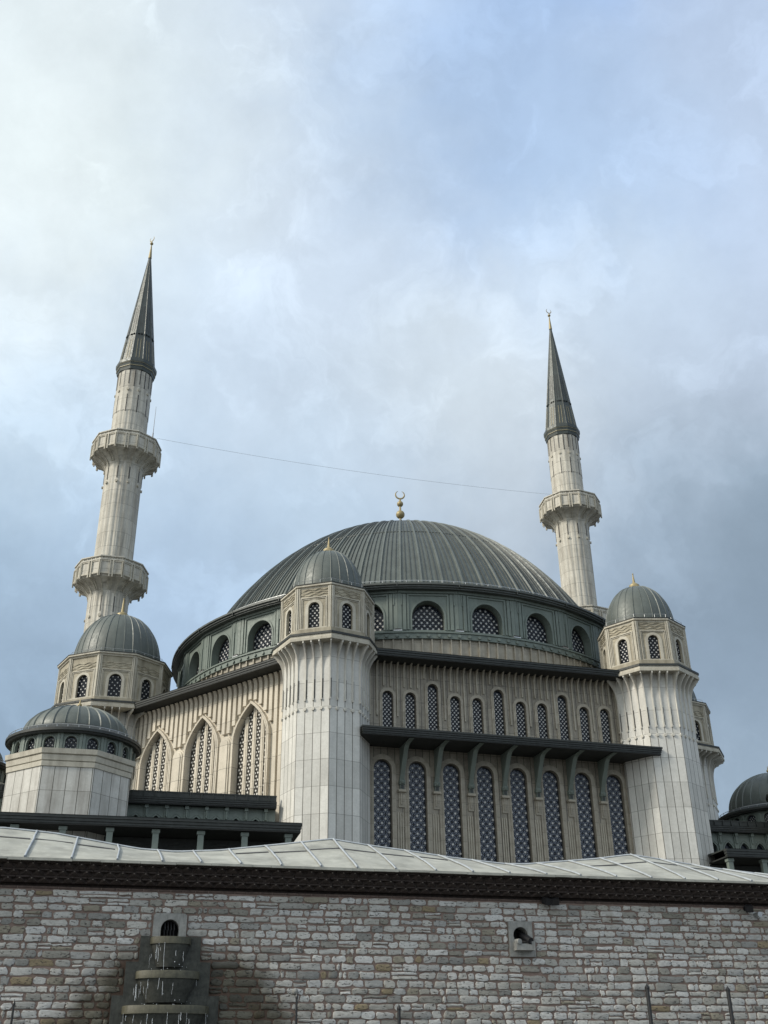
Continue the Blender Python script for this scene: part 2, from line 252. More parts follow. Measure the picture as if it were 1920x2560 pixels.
# ------------------------------------------------------------------ mesh helpers
class MB:
    """collects faces in a local frame: x along the face, o outwards (local -y), z up"""
    def __init__(s): s.v = []; s.f = []; s.mi = []; s.T = None; s.cols = None
    def P(s, x, o, z):
        q = Vector((x, -o, z)); return s.T @ q if s.T else q
    def add(s, vs, fs, mi=0, raw=False):
        b = len(s.v); s.v += [Vector(v) if not s.T else s.T @ Vector(v) for v in vs]
        for f in fs: s.f.append([i + b for i in f]); s.mi.append(mi)
    def box(s, x0, x1, o0, o1, z0, z1, mi=0):
        vs = [(x, -o, z) for z in (z0, z1) for o in (o0, o1) for x in (x0, x1)]
        s.add(vs, [(0, 1, 3, 2), (4, 6, 7, 5), (0, 4, 5, 1), (2, 3, 7, 6), (0, 2, 6, 4), (1, 5, 7, 3)], mi)
    def plate(s, poly, holes, o0, o1, mi=0, back=False, edge=True):
        """front face at o1 with holes, all edges run back to o0"""
        loops = [poly] + list(holes)
        flat = [p for l in loops for p in l]
        tris = tessellate_polygon([[Vector((a, b, 0)) for a, b in l] for l in loops])
        s.add([(a, -o1, b) for a, b in flat], [tuple(t) for t in tris], mi)
        if back: s.add([(a, -o0, b) for a, b in flat], [tuple(t) for t in tris], mi)
        if edge:
            for l in loops:
                n = len(l); s.add([(a, -o1, b) for a, b in l] + [(a, -o0, b) for a, b in l], [(i, (i + 1) % n, n + (i + 1) % n, n + i) for i in range(n)], mi)
    def rim(s, inner, outer, o0, o1, mi=0):
        n = len(inner)
        vs = [(a, -o1, b) for a, b in inner] + [(a, -o1, b) for a, b in outer] + [(a, -o0, b) for a, b in inner] + [(a, -o0, b) for a, b in outer]
        fs = []
        for i in range(n - 1):
            fs += [(i, i + 1, n + i + 1, n + i), (n + i, n + i + 1, 3 * n + i + 1, 3 * n + i), (i, i + 1, 2 * n + i + 1, 2 * n + i)]
        fs += [(0, n, 3 * n, 2 * n), (n - 1, 2 * n - 1, 4 * n - 1, 3 * n - 1)]
        s.add(vs, fs, mi)
    def lathe(s, prof, n, a0=0., a1=None, mi=0, c=(0, 0)):
        full = a1 is None; a1 = a0 + 2 * pi if full else a1
        k = n if full else n + 1; vs = []
        for r, z in prof:
            for i in range(k):
                a = a0 + (a1 - a0) * i / n; vs.append((c[0] + r * cos(a), c[1] + r * sin(a), z))
        fs = []
        for j in range(len(prof) - 1):
            for i in range(n):
                i2 = (i + 1) % k
                fs.append((j * k + i, j * k + i2, (j + 1) * k + i2, (j + 1) * k + i))
        s.add(vs, fs, mi)
    def slab(s, R, n, rot, z0, z1, mi=0, r0=0):
        s.lathe([(r0, z0), (R, z0), (R, z1), (r0, z1)], n, rot, mi=mi)
    def tube(s, pts, r, n=6, mi=0, taper=None):
        pts = [Vector(p) for p in pts]; vs = []; m = len(pts)
        for i, p in enumerate(pts):
            t = (pts[min(i + 1, m - 1)] - pts[max(i - 1, 0)]).normalized()
            a = t.cross(Vector((0, 0, 1)));
            if a.length < 1e-3: a = t.cross(Vector((1, 0, 0)))
            a.normalize(); b = t.cross(a); rr = r if taper is None else r * (1 + (taper - 1) * i / (m - 1))
            for k in range(n): vs.append(p + (a * cos(2 * pi * k / n) + b * sin(2 * pi * k / n)) * rr)
        fs = [(i * n + k, i * n + (k + 1) % n, (i + 1) * n + (k + 1) % n, (i + 1) * n + k) for i in range(m - 1) for k in range(n)]
        fs += [tuple(range(n)), tuple(range((m - 1) * n, m * n))]
        s.add(vs, fs, mi)
    def ball(s, c, r, n=12, mi=0, kz=1.):
        s.lathe([(max(r * sin(pi * i / n), 1e-4), c[2] - r * kz * cos(pi * i / n)) for i in range(n + 1)], n * 2, mi=mi, c=(c[0], c[1]))
    def hexa(s, pl, o0, o1, mi=0): s.plate(pl, [], o0, o1, mi)
    def disc(s, x, z, r, n, o0, o1, mi=0): s.plate([(x + r * cos(2 * pi * i / n), z + r * sin(2 * pi * i / n)) for i in range(n)], [], o0, o1, mi)
    def mesh(s, name, mats, smooth=None, uv='box', tint=None):
        me = bpy.data.meshes.new(name); me.from_pydata([tuple(v) for v in s.v], [], s.f); me.update()
        for m in mats: me.materials.append(MT[m])
        for p, i in zip(me.polygons, s.mi): p.material_index = i
        bm = bmesh.new(); bm.from_mesh(me); bmesh.ops.recalc_face_normals(bm, faces=bm.faces)
        lay = bm.loops.layers.uv.new('UVMap')
        if tint: cl = bm.faces.layers.int.new('sid')
        for f in bm.faces:
            n = f.normal
            if uv == 'box':
                h = sqrt(n.x * n.x + n.y * n.y)
                if h > .3:
                    tx, ty = -n.y / h, n.x / h
                    for l in f.loops: q = l.vert.co; l[lay].uv = (q.x * tx + q.y * ty, q.z)
                else:
                    for l in f.loops: q = l.vert.co; l[lay].uv = (q.x, q.y)
            else:                                   # polar: uv = number of seams around, height
                ce = f.calc_center_median(); ac = atan2(ce.y, ce.x)
                for l in f.loops:
                    q = l.vert.co; a = atan2(q.y, q.x) if (abs(q.x) + abs(q.y)) > 1e-3 else ac
                    while a - ac > pi: a -= 2 * pi
                    while a - ac < -pi: a += 2 * pi
                    l[lay].uv = (a / (2 * pi) * uv, q.z)
        bm.to_mesh(me); bm.free()
        if smooth is not None:
            me.shade_smooth(); me.set_sharp_from_angle(angle=radians(smooth))
        return me
def place(name, me, parent, loc=(0, 0, 0), rz=0.):
    o = bpy.data.objects.new(name, me); COL.objects.link(o); o.location = loc; o.rotation_euler = (0, 0, rz)
    if parent: o.parent = parent
    return o
def part(name, mb, mats, parent, loc=(0, 0, 0), rz=0., smooth=None, uv='box'):
    return place(name, mb.mesh(name, mats if isinstance(mats, (list, tuple)) else [mats], smooth, uv), parent, loc, rz)
def thing(name, label, cat, loc=(0, 0, 0), rz=0., group=None):
    o = bpy.data.objects.new(name, None); COL.objects.link(o); o.location = loc; o.rotation_euler = (0, 0, rz)
    o['label'] = label; o['category'] = cat
    if group: o['group'] = group
    return o
def tag(o, label, cat, group=None):
    o['label'] = label; o['category'] = cat
    if group: o['group'] = group
def struct(o): o['kind'] = 'structure'; return o

def arch(cx, hw, z0, zs, top, kind='round', n=14):
    """open outline from bottom right up over the arch to bottom left"""
    pts = [(cx + hw, z0)]
    for i in range(n + 1):
        t = pi * i / n
        if kind == 'round': pts.append((cx + hw * cos(t), zs + (top - zs) * sin(t)))
        else:
            c = cos(t); k = 1 - abs(c)                      # pointed: two arcs
            pts.append((cx + hw * c, zs + (top - zs) * (k * .45 + .55 * sin(t)) if True else 0))
    pts.append((cx - hw, z0))
    return pts
def inside(poly, x, z):
    r = False; n = len(poly); j = n - 1
    for i in range(n):
        a, b = poly[i]; c, d = poly[j]
        if (b > z) != (d > z) and x < (c - a) * (z - b) / (d - b) + a: r = not r
        j = i
    return r
def fan(mb, x, z, r):
    mb.add([(x, -.03, z)] + [(x + r * cos(2 * pi * i / 8), -.03, z + r * sin(2 * pi * i / 8)) for i in range(8)] + [(x + r * cos(2 * pi * i / 8), 0, z + r * sin(2 * pi * i / 8)) for i in range(8)],
           [(0, i + 1, (i + 1) % 8 + 1) for i in range(8)] + [(i + 1, i + 9, (i + 1) % 8 + 9, (i + 1) % 8 + 1) for i in range(8)], 0)
def straps(mb, cs, reach):
    for i, (a, b) in enumerate(cs):
        for c, d in cs[i + 1:]:
            l = sqrt((a - c) ** 2 + (b - d) ** 2)
            if d - b > reach: break
            if l < reach:
                wx, wz = -(d - b) / l * .014, (c - a) / l * .014; mx_, mz = (a + c) / 2, (b + d) / 2
                mb.add([(a, -.03, b), (mx_ + wx, -.02, mz + wz), (c, -.03, d), (mx_ - wx, -.02, mz - wz)], [(0, 1, 2, 3)], 2)
def lattice(outline, pitch, rd, petals=8, white=False):
    """star lattice of discs in staggered rows with petals round them, clipped to the opening"""
    mb = MB(); cs = []; xs = [p[0] for p in outline]; zs = [p[1] for p in outline]
    x0, x1, z0, z1 = min(xs), max(xs), min(zs), max(zs)
    nx = max(1, round((x1 - x0) / pitch)); px = (x1 - x0 - 2 * rd) / nx; pz = px * .58
    row = 0; z = z0 + rd
    while z < z1:
        for i in range(nx + 1):
            x = x0 + rd + px * i + (px / 2 if row % 2 else 0)
            if x > x1 - rd * .5: continue
            ok = inside(outline, x, z) and inside(outline, x, z + rd) and inside(outline, x + rd * .8, z) and inside(outline, x - rd * .8, z)
            if ok: cs.append((x, z)); fan(mb, x, z, rd)
            for k in range(petals):
                a = 2 * pi * (k + .5 * (row % 2)) / petals; r1, r2 = (px * .19, px * .42) if petals > 8 else (px * .22, px * .36)
                c0 = (x + r1 * cos(a), z + r1 * sin(a)); c1 = (x + r2 * cos(a + .35), z + r2 * sin(a + .35))
                if not (inside(outline, *c0) and inside(outline, *c1)): continue
                w = px * .024; nx_, nz_ = -sin(a) * w, cos(a) * w
                mb.add([(c0[0] + nx_, -.016, c0[1] + nz_), (c0[0] - nx_, -.016, c0[1] - nz_), (c1[0] - nx_, -.016, c1[1] - nz_), (c1[0] + nx_, -.016, c1[1] + nz_)], [(0, 1, 2, 3)], 1)
        z += pz; row += 1
    straps(mb, cs, px * 1.04)
    return mb
def window_meshes(hw, z0, zs, top, kind, pitch, rd, petals=8, frame=.05):
    o = arch(0, hw, z0, zs, top, kind); w = MB(); w.plate(o, [], -.04, 0, 0)
    inn = arch(0, hw - frame, z0 + .02, zs, top - frame, kind); w.rim(inn, o, 0, .05, 1)
    return w.mesh('window', ['glass', 'slot']), lattice(inn, pitch, rd, petals).mesh('lattice', ['disc', 'petal', 'slot'])
def put_window(ms, parent, loc, rz):
    w = place('window', ms[0], parent, loc, rz); place('lattice', ms[1], w); return w
def out(ang): return Vector((sin(ang), -cos(ang), 0))
def along(ang): return Vector((cos(ang), sin(ang), 0))

# ------------------------------------------------------------------ ground
g = MB(); g.add([(-2500, -2500, 0), (2500, -2500, 0), (2500, 2500, 0), (-2500, 2500, 0)], [(0, 1, 2, 3)])
struct(part('ground', g, 'paving', None))

# ------------------------------------------------------------------ prayer hall
PHI = radians(16.28); EX, EYv = along(PHI), Vector((-sin(PHI), cos(PHI), 0))
Cc = Vector((-3.63, 62.42, 0)); Rr = Vector((17.488, 68.589, 0)); Dd = Vector((1.447, 83.771, 0))
Lc = Vector((-20.13, 75.66, 0)); Bc = Vector((23.1, 87.9, 0))
AL = radians(141.34 - 180)                           # left wall frame: x = -distance from the near tower
hall = thing('mosque_hall', 'hexagonal mosque hall with wide green zinc dome between domed towers', 'mosque', Dd)
def hl(p): return Vector(p) - Dd
X0 = (Dd - Cc).dot(EX)                               # slab joints are counted from the hall centre
# front wall -- local x from the near tower
big = [3.47 + 2.17 * k for k in range(8)]; small = [(3.85 + 1.469 * k, 24.18 if k % 3 == 2 else 23.5) for k in range(11)]
def rev(l): return list(reversed(l))
fw = MB()
holes = [rev(arch(x, .56, 8.2, 18.64, 19.2)) for x in big] + [rev(arch(x, .35, 20.7, t - .35, t)) for x, t in small]
fw.plate([(1.2, 0), (20.8, 0), (20.8, 25.6), (1.2, 25.6)], holes, -.45, 0)
def clear_of_windows(x, lo):
    z = lo
    for cx, t in small:
        if abs(x - cx) < .56: z = max(z, t + .30)
    return z
k = -30
while k < 60:
    x = X0 + .44 * (k + .5)
    if 2.0 < x < 20.0:
        zb = clear_of_windows(x, 21.9)
        fw.box(x - .045, x + .045, 0, .09, zb, 24.75, 1)
        pr = [(0, 24.75), (.09, 24.75), (.13, 25.0), (.28, 25.2), (.42, 25.3), (0, 25.3)]     # hooks out into the eave
        fw.add([(x - .045, -a, b) for a, b in pr] + [(x + .045, -a, b) for a, b in pr], [tuple(range(6)), tuple(range(11, 5, -1))] + [(i, (i + 1) % 6, 6 + (i + 1) % 6, 6 + i) for i in range(6)], 1)
    k += 1
for j in range(7):                                   # fluted piers between the tall windows
    x = (big[j] + big[j + 1]) / 2
    for d in (-.14, 0, .14): fw.box(x + d - .035, x + d + .035, 0, .045, 8, 16.1, 1)
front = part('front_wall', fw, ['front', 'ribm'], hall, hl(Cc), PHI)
# joints in that mesh are counted from the hall centre
for l in front.data.uv_layers[0].data: l.uv.x -= X0
def surround(parent, loc, rz, cx, hw, w, z0, zs, top, extra, d, m, kind='round', name='window_surround'):
    s = MB(); s.rim(arch(cx, hw, z0, zs, top, kind), arch(cx, hw + w, z0, zs, top + extra, kind), 0, d); s2 = arch(cx, hw + w * .45, z0, zs, top + extra * .45, kind)
    s.rim(arch(cx, hw, z0, zs, top, kind), s2, d, d + .03)
    return part(name, s, m, parent, loc, rz)
bigw = window_meshes(.56, 8.2, 18.64, 19.2, 'round', .44, .066, 10)
sm1 = window_meshes(.35, 20.7, 23.15, 23.5, 'round', .36, .052, 6); sm2 = window_meshes(.35, 20.7, 23.83, 24.18, 'round', .36, .052, 6)
ds = surround(hall, hl(Cc) + EX * big[0], PHI, 0, .56, .27, 8.2, 18.64, 19.2, .3, .07, 'surr').data
for j, x in enumerate(big):
    if j: place('window_surround', ds, hall, hl(Cc) + EX * x, PHI)
    put_window(bigw, hall, hl(Cc) + EX * x + out(PHI) * -.22, PHI)
d1 = surround(hall, hl(Cc) + EX * small[0][0], PHI, 0, .35, .17, 20.3, 23.15, 23.5, .2, .07, 'surr').data; d2 = None
for j, (x, t) in enumerate(small):
    tall = t > 24
    if tall and d2 is None: d2 = surround(hall, hl(Cc) + EX * x, PHI, 0, .35, .17, 20.3, 23.83, 24.18, .2, .07, 'surr').data
    elif j: place('window_surround', d2 if tall else d1, hall, hl(Cc) + EX * x, PHI)
    put_window(sm2 if tall else sm1, hall, hl(Cc) + EX * x + out(PHI) * -.2, PHI)
# eave over a wall: stepped fascia and deep soffit
def eave(x0, x1, o, zt, h, m0='dark', name='eave', loc=None, rz=0., steps=3, back=-1.5, parent=hall, rise=.35, overend=False):
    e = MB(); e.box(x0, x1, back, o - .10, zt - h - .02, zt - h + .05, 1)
    for i in range(steps):
        a = i / steps; e.box(x0 - (.03 * (i) if overend else 0), x1 + (.03 * i if overend else 0), o - .35, o - .1 + .045 * i, zt - h + h * a + (.012 if i else 0), zt - h + h * (i + 1) / steps, 0)
    e.add([(x0, -(o + .02), zt + .003), (x1, -(o + .02), zt + .003), (x1, -back, zt + rise), (x0, -back, zt + rise), (x0, -back, zt - .05), (x1, -back, zt - .05), (x1, -(o - .1), zt - .02), (x0, -(o - .1), zt - .02)],
          [(0, 1, 2, 3), (0, 3, 4, 7), (1, 6, 5, 2), (4, 5, 2, 3)], 0)
    return part(name, e, [m0, 'soff'], parent, loc, rz)
eave(1.7, 20.2, 1.42, 25.72, .40, loc=hl(Cc), rz=PHI)
eave(-18.2, -1.7, 1.42, 25.72, .40, loc=hl(Cc), rz=AL)
# mid canopy with its seven brackets
eave(1.65, 20.87, 2.5, 20.43, .46, name='canopy', loc=hl(Cc), rz=PHI, steps=4, back=0., rise=.25, overend=True)
def bracket():
    b = MB()
    cv = [(.06, 17.95), (.20, 18.3), (.50, 18.8), (.76, 19.22), (1.02, 19.62), (1.2, 19.78), (1.5, 19.86), (2.25, 19.91)]
    for sx, hw, d in ((0, .135, .15),):
        vs = []
        for o, z in cv: vs += [(-hw, -(o + d), z - .02), (hw, -(o + d), z - .02), (hw, -o, z + .02), (-hw, -o, z + .02)]
        fs = []
        for i in range(len(cv) - 1):
            a = 4 * i; fs += [(a + j, a + (j + 1) % 4, a + 4 + (j + 1) % 4, a + 4 + j) for j in range(4)]
        b.add(vs, fs + [(0, 1, 2, 3), (28, 29, 30, 31)], 0)
    web = [(0.02, 17.95)] + cv + [(2.25, 19.95), (.02, 19.95)]
    n = len(web); b.add([(-.08, -o, z) for o, z in web] + [(.08, -o, z) for o, z in web], [tuple(range(n)), tuple(range(2 * n - 1, n - 1, -1))], 0)
    b.box(-.17, .17, .0, .30, 17.72, 17.97, 0); b.lathe([(.16, 17.74), (.2, 17.84), (.16, 17.95)], 10, c=(0, -.2)); b.box(-.12, .12, .0, .22, 17.42, 17.72, 0)
    b.box(-.09, .09, .2, .235, 17.46, 17.68, 1)
    return b.mesh('bracket', ['green', 'dark'])
bm_ = bracket(); cb = MB(); cb.box(-.24, .24, 0, .26, 17.28, 17.42); cb.box(-.19, .19, 0, .07, 16.4, 17.28); cb.box(-.08, .0, .07, .12, 16.55, 17.28); cb.box(.03, .10, .07, .10, 16.75, 17.28)
cbm = cb.mesh('corbel', ['surr'])
for j in range(7):
    x = 4.63 + 2.183 * j
    place('corbel', cbm, hall, hl(Cc) + EX * x, PHI); place('bracket', bm_, hall, hl(Cc) + EX * x, PHI)
# left wall with pointed arches
arches = [1.8, 6.28, 10.84, 15.36]
lw = MB(); holes = [rev(arch(-t, 1.47, 9, 21.55, 23.7, 'pointed', 18)) for t in arches[1:]]
lw.plate([(-20.5, 0), (-1.2, 0), (-1.2, 25.4), (-20.5, 25.4)], holes, -.7, 0)
def arch_top(t):
    z = 9.
    for a in arches[1:]:
        d = abs(t - a) / 1.85
        if d < 1: z = max(z, 21.55 + (23.98 - 21.55) * ((1 - d) * .45 + .55 * sqrt(1 - d * d)) + .12)
        elif abs(t - a) < 1.92: z = max(z, 20.)
    for a in (8.56, 13.1, 17.62):
        if abs(t - a) < .62: z = max(z, 22.15)
    return z
t = 2.2
while t < 18.7:
    zb = arch_top(t)
    lw.box(-t - .14, -t + .14, 0, .22, zb, 24.7)
    pr = [(0, 24.7), (.22, 24.7), (.24, 24.95), (.32, 25.15), (.40, 25.25), (0, 25.25)]
    lw.add([(-t - .14, -a, b) for a, b in pr] + [(-t + .14, -a, b) for a, b in pr], [tuple(range(6)), tuple(range(11, 5, -1))] + [(i, (i + 1) % 6, 6 + (i + 1) % 6, 6 + i) for i in range(6)])
    t += .47
for a in (8.56, 13.1, 17.62):                        # blind round-headed panels between the arches
    lw.plate(rev(arch(-a, .54, 9, 21.45, 22.0)), [], 0, .14); lw.plate(rev(arch(-a, .46, 9, 21.42, 21.9)), [], .14, .22); lw.plate(rev(arch(-a, .34, 9, 21.4, 21.76)), [], .22, .28)
part('side_wall', lw, 'left', hall, hl(Cc), AL)
for t in arches[1:]:
    o = hl(Cc) + along(AL) * -t
    surround(hall, o, AL, 0, 1.47, .20, 9, 21.55, 23.7, .18, .24, 'left', 'pointed', 'arch_surround')
    ol = arch(0, 1.47, 9, 21.55, 23.7, 'pointed', 18)
    w = MB(); w.plate(ol, [], -.04, 0, 0); wi = part('window', w, ['warmg'], hall, o + out(AL) * -.26, AL)
    lt = MB(); mu = MB(); cs = []
    for q in range(4):
        x0 = -1.47 + .07 + q * .7225; 
        for row in range(60):
            z = 12 + row * .22
            for x in ((x0 + .13, x0 + .37) if row % 2 else (x0 + .25,)):
                if inside(ol, x - .08, z) and inside(ol, x + .08, z) and inside(ol, x, z + .1): fan(lt, x, z, .066); cs.append((x, z))
                for kk in range(8):
                    a = 2 * pi * kk / 8; c0 = (x + .1 * cos(a), z + .1 * sin(a)); c1 = (x + .15 * cos(a + .4), z + .15 * sin(a + .4))
                    if inside(ol, *c0) and inside(ol, *c1):
                        wv = .014; lt.add([(c0[0] - sin(a) * wv, -.015, c0[1] + cos(a) * wv), (c0[0] + sin(a) * wv, -.015, c0[1] - cos(a) * wv), (c1[0] + sin(a) * wv, -.015, c1[1] - cos(a) * wv), (c1[0] - sin(a) * wv, -.015, c1[1] + cos(a) * wv)], [(0, 1, 2, 3)], 1)
        if q < 3:
            xm = -1.47 + (q + 1) * .735; zt = 21.55
            while inside(ol, xm, zt + .03) and zt < 24: zt += .03
            mu.box(xm - .15, xm + .15, 0, .10, 9, zt); mu.box(xm - .06, xm + .06, .10, .13, 9, zt - .05)
    cs.sort(key=lambda p: p[1]); straps(lt, cs, .52)
    part('lattice', lt, ['cream', 'warmp', 'slot'], wi); part('mullion', mu, 'left', wi)
# other four walls of the hexagon, seen only from the side
V6 = [Cc, Rr, Bc, 2 * Dd - Cc, 2 * Dd - Rr, Lc]
for i in (1, 2, 3, 4):
    a, b = V6[i], V6[i + 1]; ang = atan2(b.y - a.y, b.x - a.x); ln = (b - a).length
    bw = MB(); bw.plate([(0, 0), (ln, 0), (ln, 25.4), (0, 25.4)], [], -.6, 0)
    k = 1.2
    while k < ln: bw.box(k - .13, k + .13, 0, .16, 9, 25.2); k += .57
    part('back_wall', bw, 'left', hall, hl(a), ang); eave(.5, ln - .5, 1.42, 25.72, .4, loc=hl(a), rz=ang)
rf = MB(); cen = (0, 0, 25.9); pts = [tuple(hl(v) + Vector((0, 0, 25.75))) for v in V6]
rf.add([cen] + pts, [(0, i + 1, (i + 1) % 6 + 1) for i in range(6)]); part('flat_roof', rf, 'dark', hall)
# drum
NB = 28; A0 = radians(274.45); RD = 18.0; STEP = 2 * pi / NB; FWD = 2 * RD * math.tan(STEP / 2)
sb = MB(); sb.lathe([(18.15, 25.4), (18.15, 27.75)], 112)
for i in range(180):
    a = 2 * pi * (i + .5) / 180; sb.T = Matrix.Rotation(a + pi / 2, 4, 'Z'); sb.box(-.05, .05, 18.1, 18.27, 25.6, 27.74)
sb.T = None
part('drum_base', sb, 'surr', hall)
rb = MB(); rb.lathe([(17.4, 27.74), (18.34, 27.74), (18.34, 28.10), (18.42, 28.12), (18.42, 28.22), (17.5, 28.42)], 112)
for i in range(168):
    a = 2 * pi * i / 168; rb.T = Matrix.Rotation(a + pi / 2, 4, 'Z'); rb.T = rb.T @ Matrix.Translation((0, -18.34, 27.92)) ; rb.plate([(.11 * cos(2 * pi * q / 8), .11 * sin(2 * pi * q / 8)) for q in range(8)], [], 0, .09)
rb.T = None
part('rivet_band', rb, 'green', hall)
wl = MB(); DW = window_meshes(1.08, 28.45, 29.4, 30.55, 'round', .42, .068, 5, .06)
for i in range(NB):
    a = A0 + i * STEP; m = Matrix.Rotation(a + pi / 2, 4, 'Z') @ Matrix.Translation((0, -RD, 0)); wl.T = m; h = FWD / 2
    seen = sin(a) < .25
    wl.plate([(-h, 28.2), (h, 28.2), (h, 31.25), (-h, 31.25)], [rev(arch(0, 1.08, 28.45, 29.4, 30.55))] if seen else [], -.75, 0)
    # raised frame round the bay, pilaster halves with a slot at the bay edges
    wl.rim(arch(0, 1.08, 28.45, 29.4, 30.55), arch(0, 1.2, 28.45, 29.4, 30.69), 0, .05)
    wl.rim([(1.28, 28.45), (1.28, 30.9), (-1.28, 30.9), (-1.28, 28.45)], [(1.40, 28.45), (1.40, 31.02), (-1.40, 31.02), (-1.40, 28.45)], 0, .08)
    for s in (-1, 1):
        wl.box(min(s * h, s * (h - .26)), max(s * h, s * (h - .26)), 0, .06, 28.43, 31.05); wl.box(min(s * (h - .55), s * (h - .34)), max(s * (h - .55), s * (h - .34)), 0, .1, 28.43, 31.0)
        wl.box(min(s * (h - .3), s * (h - .22)), max(s * (h - .3), s * (h - .22)), .0, .10, 30.2, 31.0)
    wl.box(-h, h, 0, .16, 31.05, 31.3)
wl.T = None
lm = MB(); lm.box(-.28, .28, -.12, .12, .0, .06, 0); lm.box(-.2, .2, -.08, .10, .06, .16, 1); lm = lm.mesh('ledge_lamp', ['steel', 'slot'])
for i in range(NB):
    a = A0 + (i + .5) * STEP
    if sin(a) < .1: place('ledge_lamp', lm, hall, Vector((18.2 * cos(a), 18.2 * sin(a), 28.3)), a + pi / 2)
part('drum_wall', wl, 'green', hall)
for i in range(NB):
    a = A0 + i * STEP
    if sin(a) < .25: put_window(DW, hall, Vector((cos(a), sin(a), 0)) * (RD - .62), a + pi / 2)
de = MB(); de.lathe([(17.6, 31.22), (18.55, 31.22), (18.55, 31.3), (18.65, 31.32), (18.65, 31.42), (18.76, 31.45), (18.76, 31.58), (18.3, 31.72), (16.6, 32.35)], 140)
for i in range(28):
    a = A0 + (i + .5) * STEP; de.T = Matrix.Rotation(a + pi / 2, 4, 'Z'); de.box(-.02, .02, 18.4, 18.78, 31.3, 31.585)
de.T = None
part('drum_eave', de, 'seamz', hall, smooth=30)
rl = MB(); rl.lathe([(18.05, 32.02), (18.07, 32.02), (18.07, 32.045), (18.05, 32.045), (18.05, 32.02)], 140)
for i in range(140):
    a = 2 * pi * i / 140; rl.tube([(18.06 * cos(a), 18.06 * sin(a), 31.75), (18.06 * cos(a), 18.06 * sin(a), 32.04)], .018, 4)
part('safety_rail', rl, 'steel', hall)
ZC, RDM, KZ = 17.77, 19.8, 1.332
def dome_pt(z): return RDM * sqrt(max(0, 1 - ((z - ZC) / (RDM * KZ)) ** 2))
ZT = ZC + RDM * KZ
t0 = math.asin((32.1 - ZC) / (RDM * KZ)); prof = [(max(RDM * cos(t0 + (pi / 2 - t0) * i / 40), .01), ZC + RDM * KZ * sin(t0 + (pi / 2 - t0) * i / 40)) for i in range(41)]
dm = MB(); dm.lathe(prof, 280)
part('dome', dm, 'zinc', hall, smooth=40, uv=280)
sm = MB(); sm2_ = MB()
for i in range(280):
    a = 2 * pi * (i + 213) / 280
    big_ = i % 4 == 0
    m = Matrix.Rotation(a, 4, 'Z'); mb = sm if big_ else sm2_; mb.T = m
    w, hh = (.085, .12) if big_ else (.03, .07)
    pp = prof[:39] if big_ else prof[:34]
    vs = []
    for r, z in pp:
        nrm = Vector((r / 1., 0, (z - ZC) / KZ ** 2)).normalized(); vs += [(r - .02, -w, z), (r + nrm.x * hh, -w * .6, z + nrm.z * hh), (r + nrm.x * hh, w * .6, z + nrm.z * hh), (r - .02, w, z)]
    fs = []
    for j in range(len(pp) - 1): fs += [(4 * j + q, 4 * j + q + 1, 4 * j + q + 5, 4 * j + q + 4) for q in range(3)]
    mb.add(vs, fs)
sm.T = sm2_.T = None
part('dome_ribs', sm, 'zincs', hall); part('standing_seams', sm2_, 'seamz', hall)
hs = MB(); ring = lambda z: [(dome_pt(z) + .02, z), (dome_pt(z) + .035, z - .02), (dome_pt(z) + .035, z + .05), (dome_pt(z) - .05, z + .06)]
hs.lathe(ring(39.0), 210); hs.lathe(ring(42.6), 140); part('seam_ring', hs, 'seamz', hall)
def crescent(mb, c, r, face, open_=.9, th=.085, mi=0):
    """ring open at the top, thickest below"""
    pts = []; ux = along(face)
    n = 22; vs = []
    for i in range(n + 1):
        a = pi / 2 + open_ / 2 + (2 * pi - open_) * i / n; t_ = th * (.25 + .75 * sin(pi * i / n))
        for k in range(6):
            b = 2 * pi * k / 6; rr = r + t_ * cos(b)
            vs.append(Vector(c) + ux * (rr * cos(a)) + Vector((0, 0, rr * sin(a))) + out(face) * (t_ * .6 * sin(b)))
    mb.add(vs, [(i * 6 + k, i * 6 + (k + 1) % 6, (i + 1) * 6 + (k + 1) % 6, (i + 1) * 6 + k) for i in range(n) for k in range(6)], mi)
fn = MB(); fn.lathe([(.9, ZT - .05), (.55, ZT + .2), (.12, ZT + .6), (.10, 46.4)], 16); fn.ball((0, 0, 46.8), .39); fn.tube([(0, 0, 47.1), (0, 0, 48.3)], .09, 8); fn.ball((0, 0, 47.88), .28); fn.tube([(0, 0, 48.1), (0, 0, 48.35)], .13, 8, taper=.4)
fo = part('finial', fn, 'gold', hall, smooth=40)
cr = MB(); crescent(cr, (0, 0, 48.82), .40, radians(8)); part('crescent', cr, 'gold', fo, smooth=60)

